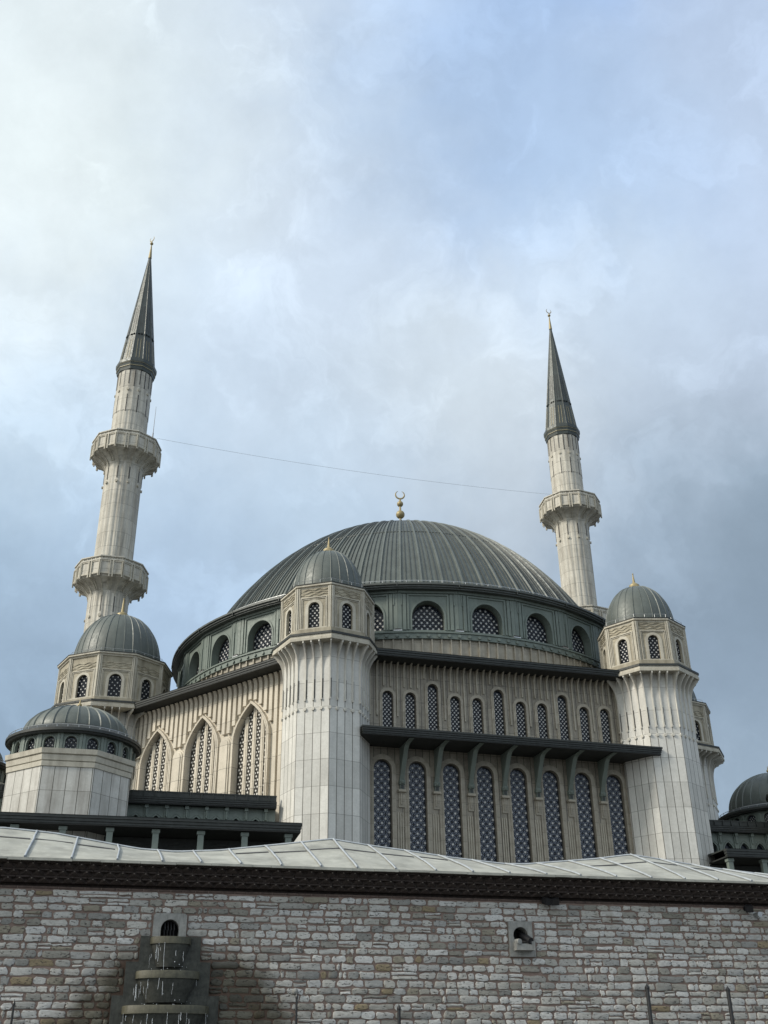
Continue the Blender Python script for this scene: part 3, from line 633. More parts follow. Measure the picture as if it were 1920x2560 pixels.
# ------------------------------------------------------------------ corner towers
def tower(name, label, loc, n, vdeg, RS, RL, RN, RU, RDo, zap, ztip, hw, big=False, zoff=0.):
    t = thing(name, label, 'tower', loc, 0, None)
    rot = radians(vdeg); st = 2 * pi / n; apo = cos(st / 2)
    zE0, zE1 = 28.92 + zoff, 29.15 + zoff
    sh = MB(); sh.lathe([(RS, 0), (RS, 25.4)], n, rot); part('shaft', sh, 'tower', t)
    co_ = MB(); co_.lathe([(RS - .05, 25.33), (RL, 25.33), (RL + .02, 25.48), (RL - .03, 25.50), (RL - .03, 25.66), (RN, 25.68)], n, rot, mi=0); co_.lathe([(RN, 25.66), (RL + .03, 25.66), (RL + .03, 25.80), (RN, 25.93)], n, rot, mi=1)
    part('cornice', co_, ['trim', 'dark'], t)
    # fins: three on every face and one on every corner
    fin = MB(); d = .07
    fp = [(-.02, 21.85), (d, 21.85), (d, 23.75), (d + .03, 24.1), (d + .09, 24.42), (d + .19, 24.7), (d + .34, 24.95), (RL - RS - .14, 25.15), (RL - RS - .08, 25.20), (RL - RS - .08, 25.34), (-.02, 25.33)]
    k = len(fp); fin.add([(-.04, -a, b) for a, b in fp] + [(.04, -a, b) for a, b in fp], [tuple(range(k)), tuple(range(2 * k - 1, k - 1, -1))] + [(i, (i + 1) % k, k + (i + 1) % k, k + i) for i in range(k)], 0)
    fin.box(-.05, .05, 0, d + .03, 21.80, 21.92, 0); fin.box(.041, .10, 0, .012, 21.92, 23.1, 1)  # foot block; dark strip beside the fin paints in the slot's shade
    fin.plate([(.11 * cos(pi / 3 * q), 21.3 + .11 * sin(pi / 3 * q)) for q in range(6)], [], 0, .09, 0)
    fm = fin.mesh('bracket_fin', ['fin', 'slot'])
    lant = MB(); pan = MB(); fr_ = MB()
    W = window_meshes(hw, 26.25, 27.95 - hw, 27.95, 'round', .34 if not big else .38, .05, 0, .03)
    for i in range(n):
        an = rot + (i + .5) * st; fa = an + pi / 2; nv = Vector((cos(an), sin(an), 0)); fwd = 2 * RS * sin(st / 2)
        if sin(an) < .45:
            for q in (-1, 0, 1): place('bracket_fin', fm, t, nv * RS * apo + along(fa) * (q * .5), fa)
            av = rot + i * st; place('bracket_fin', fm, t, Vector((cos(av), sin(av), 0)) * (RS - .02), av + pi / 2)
        # lantern face
        T = Matrix.Rotation(fa, 4, 'Z') @ Matrix.Translation((0, -RN * apo, 0)); h = RN * sin(st / 2)
        lant.T = T; lant.plate([(-h, 25.8), (h, 25.8), (h, zE0 + .05), (-h, zE0 + .05)], [rev(arch(0, hw, 26.25, 27.95 - hw, 27.95))], -.3, 0)
        lant.box(-h - .05, h + .05, 0, .12, 25.86, 26.18)                          # block course
        lant.T = None
        pan.T = T
        pan.rim(arch(0, hw, 26.25, 27.95 - hw, 27.95), arch(0, hw + .2, 26.25, 27.95 - hw, 28.13), 0, .03)
        pw = h - .24
        pan.rim([(pw - .06, 26.25), (pw - .06, 28.22), (-pw + .06, 28.22), (-pw + .06, 26.25)], [(pw, 26.25), (pw, 28.28), (-pw, 28.28), (-pw, 26.25)], 0, .07)
        pan.rim([(pw - .14, 26.25), (pw - .14, 28.14), (-pw + .14, 28.14), (-pw + .14, 26.25)], [(pw - .10, 26.25), (pw - .10, 28.18), (-pw + .10, 28.18), (-pw + .10, 26.25)], 0, .04)
        for s in (-1, 1):
            for (a, b, o) in ((.0, .09, .10), (.12, .19, .06)): pan.box(min(s * (h - a), s * (h - b)), max(s * (h - a), s * (h - b)), 0, o, 26.18, zE0)
        pan.box(-pw - .02, pw + .02, 0, .10, 26.17, 26.25)
        pan.T = None
        fr_.T = T                                                                   # waves carved over each panel
        for r_ in range(3):
            zc = 28.42 + .17 * r_; m_ = 24; vs = []
            for q in range(m_ + 1):
                x = -pw + 2 * pw * q / m_; zz = zc + .045 * sin(q / m_ * pi * 5 + r_ * 1.6)
                vs += [(x, -.0, zz - .03), (x, -.055, zz), (x, 0, zz + .03)]
            fr_.add(vs, [(3 * q + j, 3 * q + j + 1, 3 * q + j + 4, 3 * q + j + 3) for q in range(m_) for j in range(2)])
        fr_.T = None
        if sin(an) < .45: put_window(W, t, nv * (RN * apo - .2), fa)
    part('lantern', lant, 'lant', t); part('window_panels', pan, 'trim', t); part('carved_frieze', fr_, 'trim', t)
    ev = MB(); ev.lathe([(RN - .1, zE0 - .1), (RU - .13, zE0 - .05), (RU - .12, zE0 + .05), (RU, zE0 + .08), (RU, zE1 - .04)], n, rot, mi=0); ev.lathe([(RU, zE1 - .05), (RU + .03, zE1 - .03), (RU + .03, zE1 + .02), (RDo + .05, zE1 + .28)], n, rot, mi=1)
    part('eave', ev, ['trim', 'dark'], t)
    dz0 = zE1 + .12; H = zap - dz0
    pr = [(RDo * cos(pi / 2 * i / 20) ** .86 if i < 20 else .01, dz0 + H * sin(pi / 2 * i / 20)) for i in range(21)]
    ns = 3 * n
    dm = MB(); dm.lathe(pr, 96, rot); dd = part('dome', dm, 'zinc', t, smooth=40, uv=ns)
    ri = MB()
    for i in range(ns):
        ri.T = Matrix.Rotation(rot + 2 * pi * i / ns, 4, 'Z'); vs = []
        w, hh = (.04, .05) if i % 3 == 0 else (.022, .035)
        for r, z in pr[:20]:
            nv = Vector((r / RDo ** 2, 0, (z - dz0) / H ** 2)).normalized(); vs += [(r - .01, -w, z), (r + nv.x * hh, 0, z + nv.z * hh), (r - .01, w, z)]
        ri.add(vs, [(3 * j + q, 3 * j + q + 1, 3 * j + q + 4, 3 * j + q + 3) for j in range(19) for q in range(2)])
    ri.T = None; part('dome_seams', ri, 'zincs', dd)
    sr = MB(); rr = RU * .93
    sr.lathe([(rr, zE1 + .30), (rr + .014, zE1 + .314), (rr, zE1 + .328)], n, rot)
    for i in range(n * 3):
        a = rot + st * i / 3; kk = rr * apo / cos((i % 3) * st / 3 - st / 2); sr.tube([(kk * cos(a), kk * sin(a), zE1 + .05), (kk * cos(a), kk * sin(a), zE1 + .32)], .012, 4)
    part('safety_rail', sr, 'steel', t)
    f = MB(); s_ = 1.25 if big else 1.
    f.lathe([(.40 * s_, zap - .08), (.42 * s_, zap + .08), (.38 * s_, zap + .12), (.36 * s_, zap + .26), (.26 * s_, zap + .34), (.10 * s_, zap + .48), (.05 * s_, ztip - .25), (.03, ztip - .07)], 16); f.ball((0, 0, ztip - .05), .055, 6)
    part('finial', f, 'gold', t, smooth=40)
    return t
tower('corner_tower', 'tall octagonal stone tower with small green dome, in front of the big dome', Cc, 8, 232.32 + 45, 2.62, 3.36, 2.86, 2.99, 2.24, 32.46, 33.66, .36)
tower('corner_tower', 'tall octagonal stone tower with small green dome, beside the right minaret', Rr, 8, 249.54, 2.62, 3.36, 2.86, 2.99, 2.3, 32.46, 33.66, .36)
tower('corner_tower', 'wider ten sided stone tower whose dome overlaps the left minaret', Lc, 10, degrees(.894), 3.55, 4.72, 3.98, 4.2, 3.2, 33.77, 35.4, .44, True, .4)
tower('corner_tower', 'stone tower mostly hidden behind the right corner tower, only its eave showing', Bc, 10, degrees(.894) - 20, 3.55, 4.72, 3.98, 4.2, 3.2, 33.77, 35.4, .44, True, .4)

# ------------------------------------------------------------------ minarets
def minaret(label, loc, vdeg):
    t = thing('minaret', label, 'minaret', loc); rot = radians(vdeg); n = 10; st = 2 * pi / n; apo = cos(st / 2)
    def fluted(R, z0, z1, mb, dep=.05):
        vs = []; m = 120
        for z in (z0, z1):
            for i in range(m):
                a = rot + 2 * pi * i / m; q = i % 6
                r = R * (1 - (.006 if i % 12 == 6 else 0)) - dep * (0, .0, .5, 1, .5, .0)[q]; vs.append((r * cos(a), r * sin(a), z))
        mb.add(vs, [(i, (i + 1) % m, m + (i + 1) % m, m + i) for i in range(m)])
    s = MB(); fluted(1.70, 0, 39.6, s); part('lower_shaft', s, 'minar', t)
    s = MB(); fluted(1.66, 40.5, 52.2, s); part('middle_shaft', s, 'minar', t)
    s = MB(); fluted(1.62, 53.2, 57.5, s, .04); s.lathe([(1.64, 57.5), (1.62, 62.6)], 20, rot); part('upper_shaft', s, 'minar', t)
    ga = MB(); ga.box(-.045, .045, -.1, .035, 0, 1.9); ga = ga.mesh('groove', ['slot']); gb = MB(); gb.disc(0, 0, .135, 8, -.1, .09); gb = gb.mesh('boss', ['trim'])
    for i in range(n * 2):                                               # dark strips standing in for sunk grooves; round bosses
        a = rot + st * i / 2; dv = Vector((cos(a), sin(a), 0)); rz_ = a + pi / 2
        if sin(a) > .35: continue
        place('groove', ga, t, dv * 1.61 + Vector((0, 0, 60.45 - (.3 if i % 2 else 0))), rz_)
        if i % 2 == 0:
            place('groove', ga, t, dv * 1.61 + Vector((0, 0, 57.35)), rz_); place('boss', gb, t, dv * 1.62 + Vector((0, 0, 59.8)), rz_)
            for zb in (49.85, 36.9): place('boss', gb, t, dv * 1.70 + Vector((0, 0, zb)), rz_); place('groove', ga, t, dv * 1.665 + Vector((0, 0, zb + .35)), rz_)
    for zt in (54.5, 41.8):                                               # two balconies
        RB = 3.08; b = MB()
        fl = [(1.66, zt - 3.1), (1.70, zt - 2.85), (1.84, zt - 2.52), (2.12, zt - 2.2), (2.5, zt - 1.95), (2.88, zt - 1.8), (2.95, zt - 1.72)]
        b.lathe(fl, n, rot)
        b.lathe([(2.95, zt - 1.72), (RB - .03, zt - 1.70), (RB - .03, zt - .42), (RB + .04, zt - .40), (RB + .04, zt - .30), (RB - .06, zt - .28), (RB - .06, zt - .12), (RB + .07, zt - .10), (RB + .07, zt), (RB - .25, zt), (RB - .25, zt - 1.2), (1.5, zt - 1.2)], n, rot)
        bo = part('balcony', b, 'minar', t)
        pf = MB(); fi = MB()
        for i in range(n):
            an = rot + (i + .5) * st; fa = an + pi / 2; h = (RB - .03) * sin(st / 2)
            pf.T = Matrix.Rotation(fa, 4, 'Z') @ Matrix.Translation((0, -(RB - .03) * apo, 0))
            for s_ in (-1, 1):
                xa, xb = (.09, h - .05) if s_ > 0 else (-h + .05, -.09)
                pf.rim([(xb - .07, zt - 1.55), (xb - .07, zt - .52), (xa + .07, zt - .52), (xa + .07, zt - 1.55)], [(xb, zt - 1.55), (xb, zt - .45), (xa, zt - .45), (xa, zt - 1.55)], 0, .06)
                pf.box(xa, xb, 0, .06, zt - 1.66, zt - 1.53)
                pf.box(s_ * .13 - .05, s_ * .13 + .05, 0, .12, zt - 1.95, zt - .42)
                pf.box(min(s_ * h, s_ * (h - .06)), max(s_ * h, s_ * (h - .06)), 0, .12, zt - 1.92, zt - .42)
            for q in range(5): pf.box(-h + .1 + q * (2 * h - .2) / 4 - .06, -h + .1 + q * (2 * h - .2) / 4 + .06, -.05, .02, zt - .28, zt - .12)
            for av in (an - .055, an + .055, an + st / 2):                 # curved ribs under the floor
                fi.T = Matrix.Rotation(av + pi / 2, 4, 'Z'); pts = [(r + .07, z) for r, z in fl] ; lo = [(r - .08, z) for r, z in fl]
                if av != an + st / 2: pts = pts[2:]; lo = lo[2:]
                k = len(pts); vs = []
                for (r, z), (r2, z2) in zip(pts, lo): kq = apo if av != an + st / 2 else 1.; vs += [(-.04, -r * kq, z - .03), (.04, -r * kq, z - .03), (.04, -r2 * kq, z2), (-.04, -r2 * kq, z2)]
                fi.add(vs, [(4 * j + q, 4 * j + (q + 1) % 4, 4 * j + 4 + (q + 1) % 4, 4 * j + 4 + q) for j in range(k - 1) for q in range(4)] + [(0, 1, 2, 3)])
        pf.T = fi.T = None
        part('parapet_panels', pf, 'trim', bo); part('balcony_ribs', fi, 'slot' if False else 'trim', bo)
        dr = MB(); dr.plate(arch(0, .36, zt - 1.2, zt + .1, zt + .45), [], 1.4, 1.68); part('doorway', dr, 'slot', t, rz=radians(-25) if zt > 48 else radians(-45))
    c = MB(); c.lathe([(1.5, 62.0), (1.74, 62.1), (1.80, 62.35), (1.78, 62.37), (1.86, 62.65), (1.84, 62.67), (1.93, 62.95), (1.93, 63.25), (1.7, 63.33)], n, rot); c.lathe([(1.82, 62.45), (1.86, 62.47), (1.86, 62.51), (1.83, 62.52)], n, rot, mi=1); c.lathe([(1.9, 62.82), (1.92, 62.83), (1.925, 62.85), (1.9, 62.86)], n, rot, mi=1)
    part('spire_cornice', c, ['spire', 'fillet'], t)
    sp = MB(); R0, z0, z1 = 1.70, 63.25, 78.2; rz = lambda z: R0 * (z1 - z) / (z1 - z0)
    sp.lathe([(R0, z0), (rz(66.4), 66.4), (rz(66.4) - .03, 66.42), (rz(70.3), 70.3), (rz(70.3) - .02, 70.32), (rz(73.8), 73.8), (rz(77.2), 77.2)], n, rot); so_ = part('spire', sp, 'spire', t)
    gd = MB()
    for i in range(n):
        an = rot + (i + .5) * st; gd.T = Matrix.Rotation(an + pi / 2, 4, 'Z')
        for x in (-.15, .15):
            o0, o1 = rz(63.5) * apo, rz(65.9) * apo
            for (xa, mi, dd) in ((x, 0, .02), (x + .06, 1, .012)):
                gd.add([(xa - .02, -o0 - dd, 63.5), (xa + .02, -o0 - dd, 63.5), (xa * .9 + .02, -o1 - dd, 65.9), (xa * .9 - .02, -o1 - dd, 65.9), (xa - .02, -o0 + .04, 63.5), (xa + .02, -o0 + .04, 63.5), (xa * .9 + .02, -o1 + .04, 65.9), (xa * .9 - .02, -o1 + .04, 65.9)], [(0, 1, 2, 3), (0, 4, 7, 3), (1, 5, 6, 2), (3, 2, 6, 7), (0, 1, 5, 4)], mi)
            gd.disc(x * .9, 66.62, .1, 8, rz(66.6) * apo - .1, rz(66.6) * apo + .10, 2)
            o0, o1 = rz(67.) * apo, rz(70.3) * apo
            gd.add([(x * .85 - .02, -o0 - .01, 67), (x * .85 + .02, -o0 - .01, 67), (x * .6 + .02, -o1 - .01, 70.3), (x * .6 - .02, -o1 - .01, 70.3)], [(0, 1, 2, 3)], 1)
        gd.T = Matrix.Rotation(rot + i * st, 4, 'Z'); gd.add([(R0 - .02, -.04, 63.25), (R0 + .05, 0, 63.25), (R0 - .02, .04, 63.25), (.08, -.02, 77.2), (.13, 0, 77.2), (.08, .02, 77.2)], [(0, 1, 4, 3), (1, 2, 5, 4)], 2)
    gd.T = None; part('spire_fillets', gd, ['fillet', 'slot', 'spire'], so_)
    f = MB(); f.lathe([(.17, 77.15), (.18, 77.22), (.05, 79.0), (.04, 79.1)], 12); f.ball((0, 0, 79.15), .17, 8); f.tube([(0, 0, 79.3), (0, 0, 79.5)], .05, 6)
    fo = part('finial', f, 'gold', t, smooth=40); c = MB(); crescent(c, (0, 0, 79.8), .30, radians(-35 if loc[0] < 0 else 20), 1.3, .06); part('crescent', c, 'gold', fo, smooth=60)
    bs = MB(); bs.lathe([(2.9, 0), (2.9, 30.5), (2.4, 31.4), (1.7, 32.4)], n, rot); part('minaret_base', bs, 'minar', t)
    return t
minaret('left minaret, the nearer one, rising behind a domed tower with both balconies visible', (-23.68, 84.0, 0), 270 - 4)
minaret('right minaret, the farther one, rising from behind the edge of the big dome', (19.2, 97.2, .55), 270 + 10)
an = MB(); an.tube([(0, 0, 0), (0, 0, .5)], .05, 6); an.tube([(0, 0, .4), (.02, 0, 3.4)], .028, 6, taper=.5)
tag(part('antenna', an, 'black', None, (-21.05, 82.6, 54.5)), 'thin whip antenna standing on the upper balcony of the left minaret', 'antenna')
cbm_ = MB(); p0, p1 = Vector((-20.8, 83.2, 54.8)), Vector((17.6, 96.2, 55.6)); cbm_.tube([tuple(p0.lerp(p1, i / 24) - Vector((0, 0, .55 * 4 * (i / 24) * (1 - i / 24))) - p0) for i in range(25)], .012, 5)
tag(part('cable', cbm_, 'steel', None, tuple(p0)), 'thin cable strung across the sky between the two minarets', 'cable')

# ------------------------------------------------------------------ porticoes beside the hall
PA = radians(13)
def portico(label, pu, x0, x1, pl, xl0, xl1, posts, seams, loc, zc=14.03):
    t = thing('portico', label, 'portico', loc); Lo = Vector(loc)
    U, Lw = Vector(pu) - Lo, Vector(pl) - Lo
    w = MB(); step = 1.11; depth = .5
    xs = []; x = x0 + .5
    while x < x1 - .4: xs.append(x); x += step
    w.plate([(x0, 0), (x1, 0), (x1, 15.95), (x0, 15.95)], [rev(arch(x, .30, 14.6, 15.0, 15.38, 'pointed')) for x in xs], -depth - .25, -depth)
    for x in xs:
        w.rim(arch(x, .30, 14.6, 15.0, 15.38, 'pointed'), arch(x, .37, 14.6, 15.0, 15.48, 'pointed'), -depth, -depth + .05); w.rim(arch(x, .42, 14.6, 15.05, 15.5, 'pointed'), arch(x, .47, 14.6, 15.05, 15.57, 'pointed'), -depth, -depth + .04)
        w.box(x + .555 - .13, x + .555 + .13, -depth, -depth + .10, 13.5, 15.9); w.tube([(x + .555, depth - .14, 15.3), (x + .555, depth - .14, 15.75)], .07, 8); w.box(x + .555 - .1, x + .555 + .1, -depth, -depth + .26, 15.75, 15.93)
    part('arcade_wall', w, 'green', t, U, PA)
    gl = MB(); gl.plate([(-.32, 14.5), (.32, 14.5), (.32, 15.45), (-.32, 15.45)], [], -.03, 0); gm = gl.mesh('pane', ['glass'])
    for x in xs: place('pane', gm, t, U + along(PA) * x + out(PA) * (-depth - .2), PA)
    eave(x0, x1, 0.05, 16.28, .33, name='upper_eave', loc=U, rz=PA, steps=3, back=-3.5, parent=t, rise=.5)
    pp = MB(); pp.box(x0, x1, -.35, -.22, 16.29, 16.66); pp.box(x0 - .02, x1 + .02, -.38, -.19, 16.62, 16.68)
    for x in seams: pp.box(x - .03, x + .03, -.22, -.15, 16.28, 16.68)
    part('parapet', pp, 'dark', t, U, PA)
    eave(xl0, xl1, 0., zc, .44, name='canopy', loc=Lw, rz=PA, steps=3, back=-6.2, parent=t, rise=.25, overend=True)
    ps = MB(); ps.box(-.15, .15, -.62, -.34, 0, zc - .6); ps.box(-.2, .2, -.66, -.30, zc - .67, zc - .5); pm = ps.mesh('post', ['green'])
    for x in posts: place('post', pm, t, Lw + along(PA) * x, PA)
    bw = MB(); bw.box(xl0, min(xl1 - .4, xl1), -2.6, -2.4, 0, zc - .5)
    for x in posts: bw.rim(arch(x + 1.14, .9, 9, 12.2, 12.9), arch(x + 1.14, 1.0, 9, 12.2, 13.02), -2.4, -2.33)
    part('back_wall', bw, 'dark', t, Lw, PA)
    return t
portico('dark green two tier portico left of the front tower, running behind a low domed pavilion', (-6.2, 61.5, 0), -19.5, -.12, (-4.87, 55.0, 0), -19.5, .49,
        [-17.8, -15.57, -13.35, -11.1, -8.88, -6.67, -4.47, -2.29, -.09], [-.55 - .635 * k for k in range(29)], (-10, 59, 0), 13.70)
portico('dark green two tier portico at the right edge, with a domed pavilion over it', (20., 69., 0), .1, 14., (21., 65., 0), -1.15, 13.,
        [-.85, 1.35, 3.6, 5.9, 8.2, 10.5], [.82 + .59 * k for k in range(22)], (26, 68, 0))
# small domed pavilions
def pavilion(label, loc, s=1., apex=20.4):
    t = thing('domed_pavilion', label, 'pavilion', loc, 0, 'small domed pavilions on the portico roofs'); n = 8; rot = PA - pi / 2 - pi / 8; R = 3.37 * s
    b = MB(); b.lathe([(R, 0), (R, 16.42)], n, rot); part('base', b, 'pav', t)
    c = MB(); c.lathe([(R, 16.40), (R + .06, 16.42), (R + .08, 16.66), (R + .03, 16.68), (R + .10, 16.72), (R + .14, 16.98), (R + .09, 17.0), (R + .2, 17.05), (R + .24, 17.3), (R - .2, 17.36)], n, rot); part('cornice', c, 'trim', t)
    d = MB(); m = 18; st = 2 * pi / m; RD_ = 3.16 * s
    W = window_meshes(.30 * s, 17.36, 17.7, 18.0, 'round', .24, .03, 6, .03)
    for i in range(m):
        a = PA - pi / 2 + i * st; d.T = Matrix.Rotation(a + pi / 2, 4, 'Z') @ Matrix.Translation((0, -RD_, 0)); h = RD_ * math.tan(st / 2)
        d.plate([(-h, 17.3), (h, 17.3), (h, 18.3), (-h, 18.3)], [rev(arch(0, .30 * s, 17.36, 17.7, 18.0))], -.25, 0)
        d.rim(arch(0, .30 * s, 17.36, 17.7, 18.0), arch(0, .36 * s, 17.36, 17.7, 18.07), 0, .04)
        for q in (-1, 1): d.box(min(q * h, q * (h - .14)), max(q * h, q * (h - .14)), 0, .06, 17.3, 18.2)
        if sin(a) < .5: put_window(W, t, Vector((cos(a), sin(a), 0)) * (RD_ - .16), a + pi / 2)
    d.T = None; part('drum', d, 'green', t)
    e = MB(); RE = 3.58 * s; e.lathe([(RD_ - .1, 18.12), (RE - .12, 18.12), (RE - .08, 18.2), (RE, 18.22), (RE, 18.36), (2.7 * s, 18.86)], 72)
    part('eave', e, 'dark', t, smooth=30)
    r = MB(); r.lathe([(RE - .1, 18.5), (RE - .08, 18.52), (RE - .1, 18.54)], 72)
    for i in range(40): a = 2 * pi * i / 40; r.tube([((RE - .1) * cos(a), (RE - .1) * sin(a), 18.35), ((RE - .1) * cos(a), (RE - .1) * sin(a), 18.53)], .018, 4)
    part('safety_rail', r, 'steel', t)
    R2, z0 = 2.78 * s, 18.72; H = apex - z0; pr = [(max(R2 * cos(pi / 2 * i / 18), .01), z0 + H * sin(pi / 2 * i / 18)) for i in range(19)]
    dm = MB(); dm.lathe(pr, 84, rot); do = part('dome', dm, 'zinc', t, smooth=40, uv=28)
    ri = MB()
    for i in range(28):
        ri.T = Matrix.Rotation(rot + 2 * pi * i / 28, 4, 'Z'); vs = []
        for rr, z in pr[:18]:
            nv = Vector((rr / R2 ** 2, 0, (z - z0) / H ** 2)).normalized(); vs += [(rr - .01, -.045, z), (rr + nv.x * .06, 0, z + nv.z * .06), (rr - .01, .045, z)]
        ri.add(vs, [(3 * j + q, 3 * j + q + 1, 3 * j + q + 4, 3 * j + q + 3) for j in range(17) for q in range(2)])
    ri.T = None; part('dome_seams', ri, 'zincs', do)
    f = MB(); f.lathe([(.34, apex - .04), (.3, apex + .06), (.08, apex + .12), (.07, apex + .2)], 12); f.ball((0, 0, apex + .26), .12, 8); f.lathe([(.05, apex + .36), (.02, apex + .6)], 8); part('finial', f, 'gold', t, smooth=40)
    return t
pavilion('low octagonal stone pavilion with ribbed green dome, in front of the left minaret', (-16.95, 57.0, 0))
pavilion('domed pavilion cut by the left edge, only the tip of its eave showing', (-25.2, 61.2, 0))
pavilion('ribbed dark dome at the far right edge above the right portico', (27.3, 76.5, 0), 1.12, 21.35)
pavilion('domed pavilion cut by the right edge, only its dark eave tip showing', (28.15, 69.6, 0), 1.0, 20.4)

# ------------------------------------------------------------------ old stone wall in front
PSI = radians(14.25); WO = Vector((0, 24, 0))
wall = thing('stone_wall', 'old rubble stone wall of grey blocks with pink mortar and pale lead roof', 'wall', WO, PSI)
XA, XB = -13.0, 14.5
bd = MB(); bd.plate([(XA, 0), (XB, 0), (XB, 5.34), (XA, 5.34)], [[(-4.8, 4.4), (-4.8, 4.82), (-4.3, 4.82), (-4.3, 4.4)], [(2.7, 4.38), (2.7, 4.8), (3.1, 4.8), (3.1, 4.38)]], -.45, 0); bd.box(XA, XB, -1.4, -.45, 0, 5.34); part('mortar_core', bd, 'mortar', wall)
skip = [(-4.91, -4.21, 4.42, 4.90), (-5.13, -3.90, 3.95, 4.46), (-5.36, -3.69, 3.34, 3.98), (-5.57, -3.49, 2.55, 3.38), (-5.8, -3.25, 0, 2.6), (2.62, 3.24, 4.14, 4.9)]
sv, sf, tint = [], [], []
def stone_block(x0, x1, z0, z1, col):
    w, h = x1 - x0, z1 - z0; cr = min(.032, h * .25) * random.uniform(.6, 1.2); pts = []
    def side(ax, az, bx, bz, m):
        for i in range(m): pts.append((ax + (bx - ax) * i / m, az + (bz - az) * i / m))
    nx = 3
    side(x0 + cr, z0, x1 - cr, z0, nx); side(x1 - cr, z0, x1, z0 + cr, 1); side(x1, z0 + cr, x1, z1 - cr, 2); side(x1, z1 - cr, x1 - cr, z1, 1)
    side(x1 - cr, z1, x0 + cr, z1, nx); side(x0 + cr, z1, x0, z1 - cr, 1); side(x0, z1 - cr, x0, z0 + cr, 2); side(x0, z0 + cr, x0 + cr, z0, 1)
    jit = .007
    sk1, sk2 = random.gauss(0, .012), random.gauss(0, .05)
    pts = [(x + random.gauss(0, jit) + sk1 * (z - z0) / h, z + random.gauss(0, jit) + sk2 * h * (x - x0) / w) for x, z in pts]
    cx, cz = (x0 + x1) / 2, (z0 + z1) / 2; n = len(pts); pro = random.uniform(.010, .030); b = len(sv); tilt = random.uniform(-.012, .012)
    def ring(inset, o):
        for x, z in pts:
            dzw = .018 * noise.noise(Vector((cx * .45, row * .15, 3.))) + .008 * noise.noise(Vector((cx * 1.7, row * .6, 9.)))
            fx = (w / 2 - inset) / (w / 2); fz = (h / 2 - inset) / (h / 2); xx = cx + (x - cx) * fx; zz = cz + dzw + (z - cz) * fz
            sv.append((xx, -(o + (tilt * (zz - cz) / h if o > .005 else 0) + (random.gauss(0, .002) if o > .005 else 0)), zz))
    ring(0, -.01); ring(.003, pro * .55); ring(.007, pro * .9); ring(.017, pro); sv.append((cx, -(pro + .004), cz + .018 * noise.noise(Vector((cx * .45, row * .15, 3.))) + .008 * noise.noise(Vector((cx * 1.7, row * .6, 9.)))))
    for r in range(3):
        for i in range(n): sf.append((b + r * n + i, b + r * n + (i + 1) % n, b + (r + 1) * n + (i + 1) % n, b + (r + 1) * n + i)); tint.append(col)
    for i in range(n): sf.append((b + 3 * n + i, b + 3 * n + (i + 1) % n, b + 4 * n)); tint.append(col)
def tint_of():
    r = random.random()
    if r < .02: return (.27, .22, .14)
    if r < .07: return (.29, .265, .21)
    k = random.uniform(.38, .58) if r < .76 else random.uniform(.21, .36)
    wv = random.uniform(-.008, .035); return (k + wv * .3 + .014, k + .012, k - wv * .6 - .004)
z = 5.275; row = 0
while z > .1:
    h = random.uniform(.106, .134) if z > 4.95 else random.uniform(.110, .142); z0 = z - h
    x = XA + random.uniform(0, .3)
    while x < XB:
        r = random.random(); w = random.uniform(.17, .30) if r < .55 else random.uniform(.30, .42) if r < .85 else random.uniform(.07, .15) if r < .95 else random.uniform(.42, .6)
        if row < 2: w *= 1.25
        xe = x + w; js = random.uniform(.016, .030)
        cut = False
        for a, b, c, d in skip:
            if z0 < d - .5 * h and z > c + .5 * h and xe > a + .02 and x < b - .02:
                if x < a - .06: xe = a - .004; 
                else: cut = True; nxt = b + .004
                break
        if cut: x = nxt; continue
        if random.random() < .06 and xe - x > .16:           # two thin stones in place of one
            zm = z0 + h * random.uniform(.4, .6); stone_block(x, xe, z0, zm - .007, tint_of()); stone_block(x, xe, zm + .007, z, tint_of())
        else:
            if random.random() < .1: z0_, z_ = z0 + random.uniform(-.012, .02), z + random.uniform(-.025, .008)
            else: z0_, z_ = z0 + random.uniform(-.006, .006), z + random.uniform(-.008, .004)
            stone_block(x, xe, z0_, z_, tint_of())
        x = xe + js
    z = z0 - random.uniform(.016, .026); row += 1
me = bpy.data.meshes.new('stone_courses'); me.from_pydata(sv, [], sf); me.update(); me.materials.append(MT['block'])
ca = me.color_attributes.new('tint', 'FLOAT_COLOR', 'CORNER'); li = 0
for p, c in zip(me.polygons, tint):
    for _ in range(p.loop_total): ca.data[li].color = (*c, 1); li += 1
me.shade_smooth(); me.set_sharp_from_angle(angle=radians(50))
place('stone_courses', me, wall)
rbk = MB(); x = XA
while x < XB:
    w = random.uniform(.22, .30); rbk.box(x, x + w, 0, .02 + random.uniform(0, .012), 5.302, 5.338); x += w + .02
part('thin_brick_course', rbk, 'redb', wall)
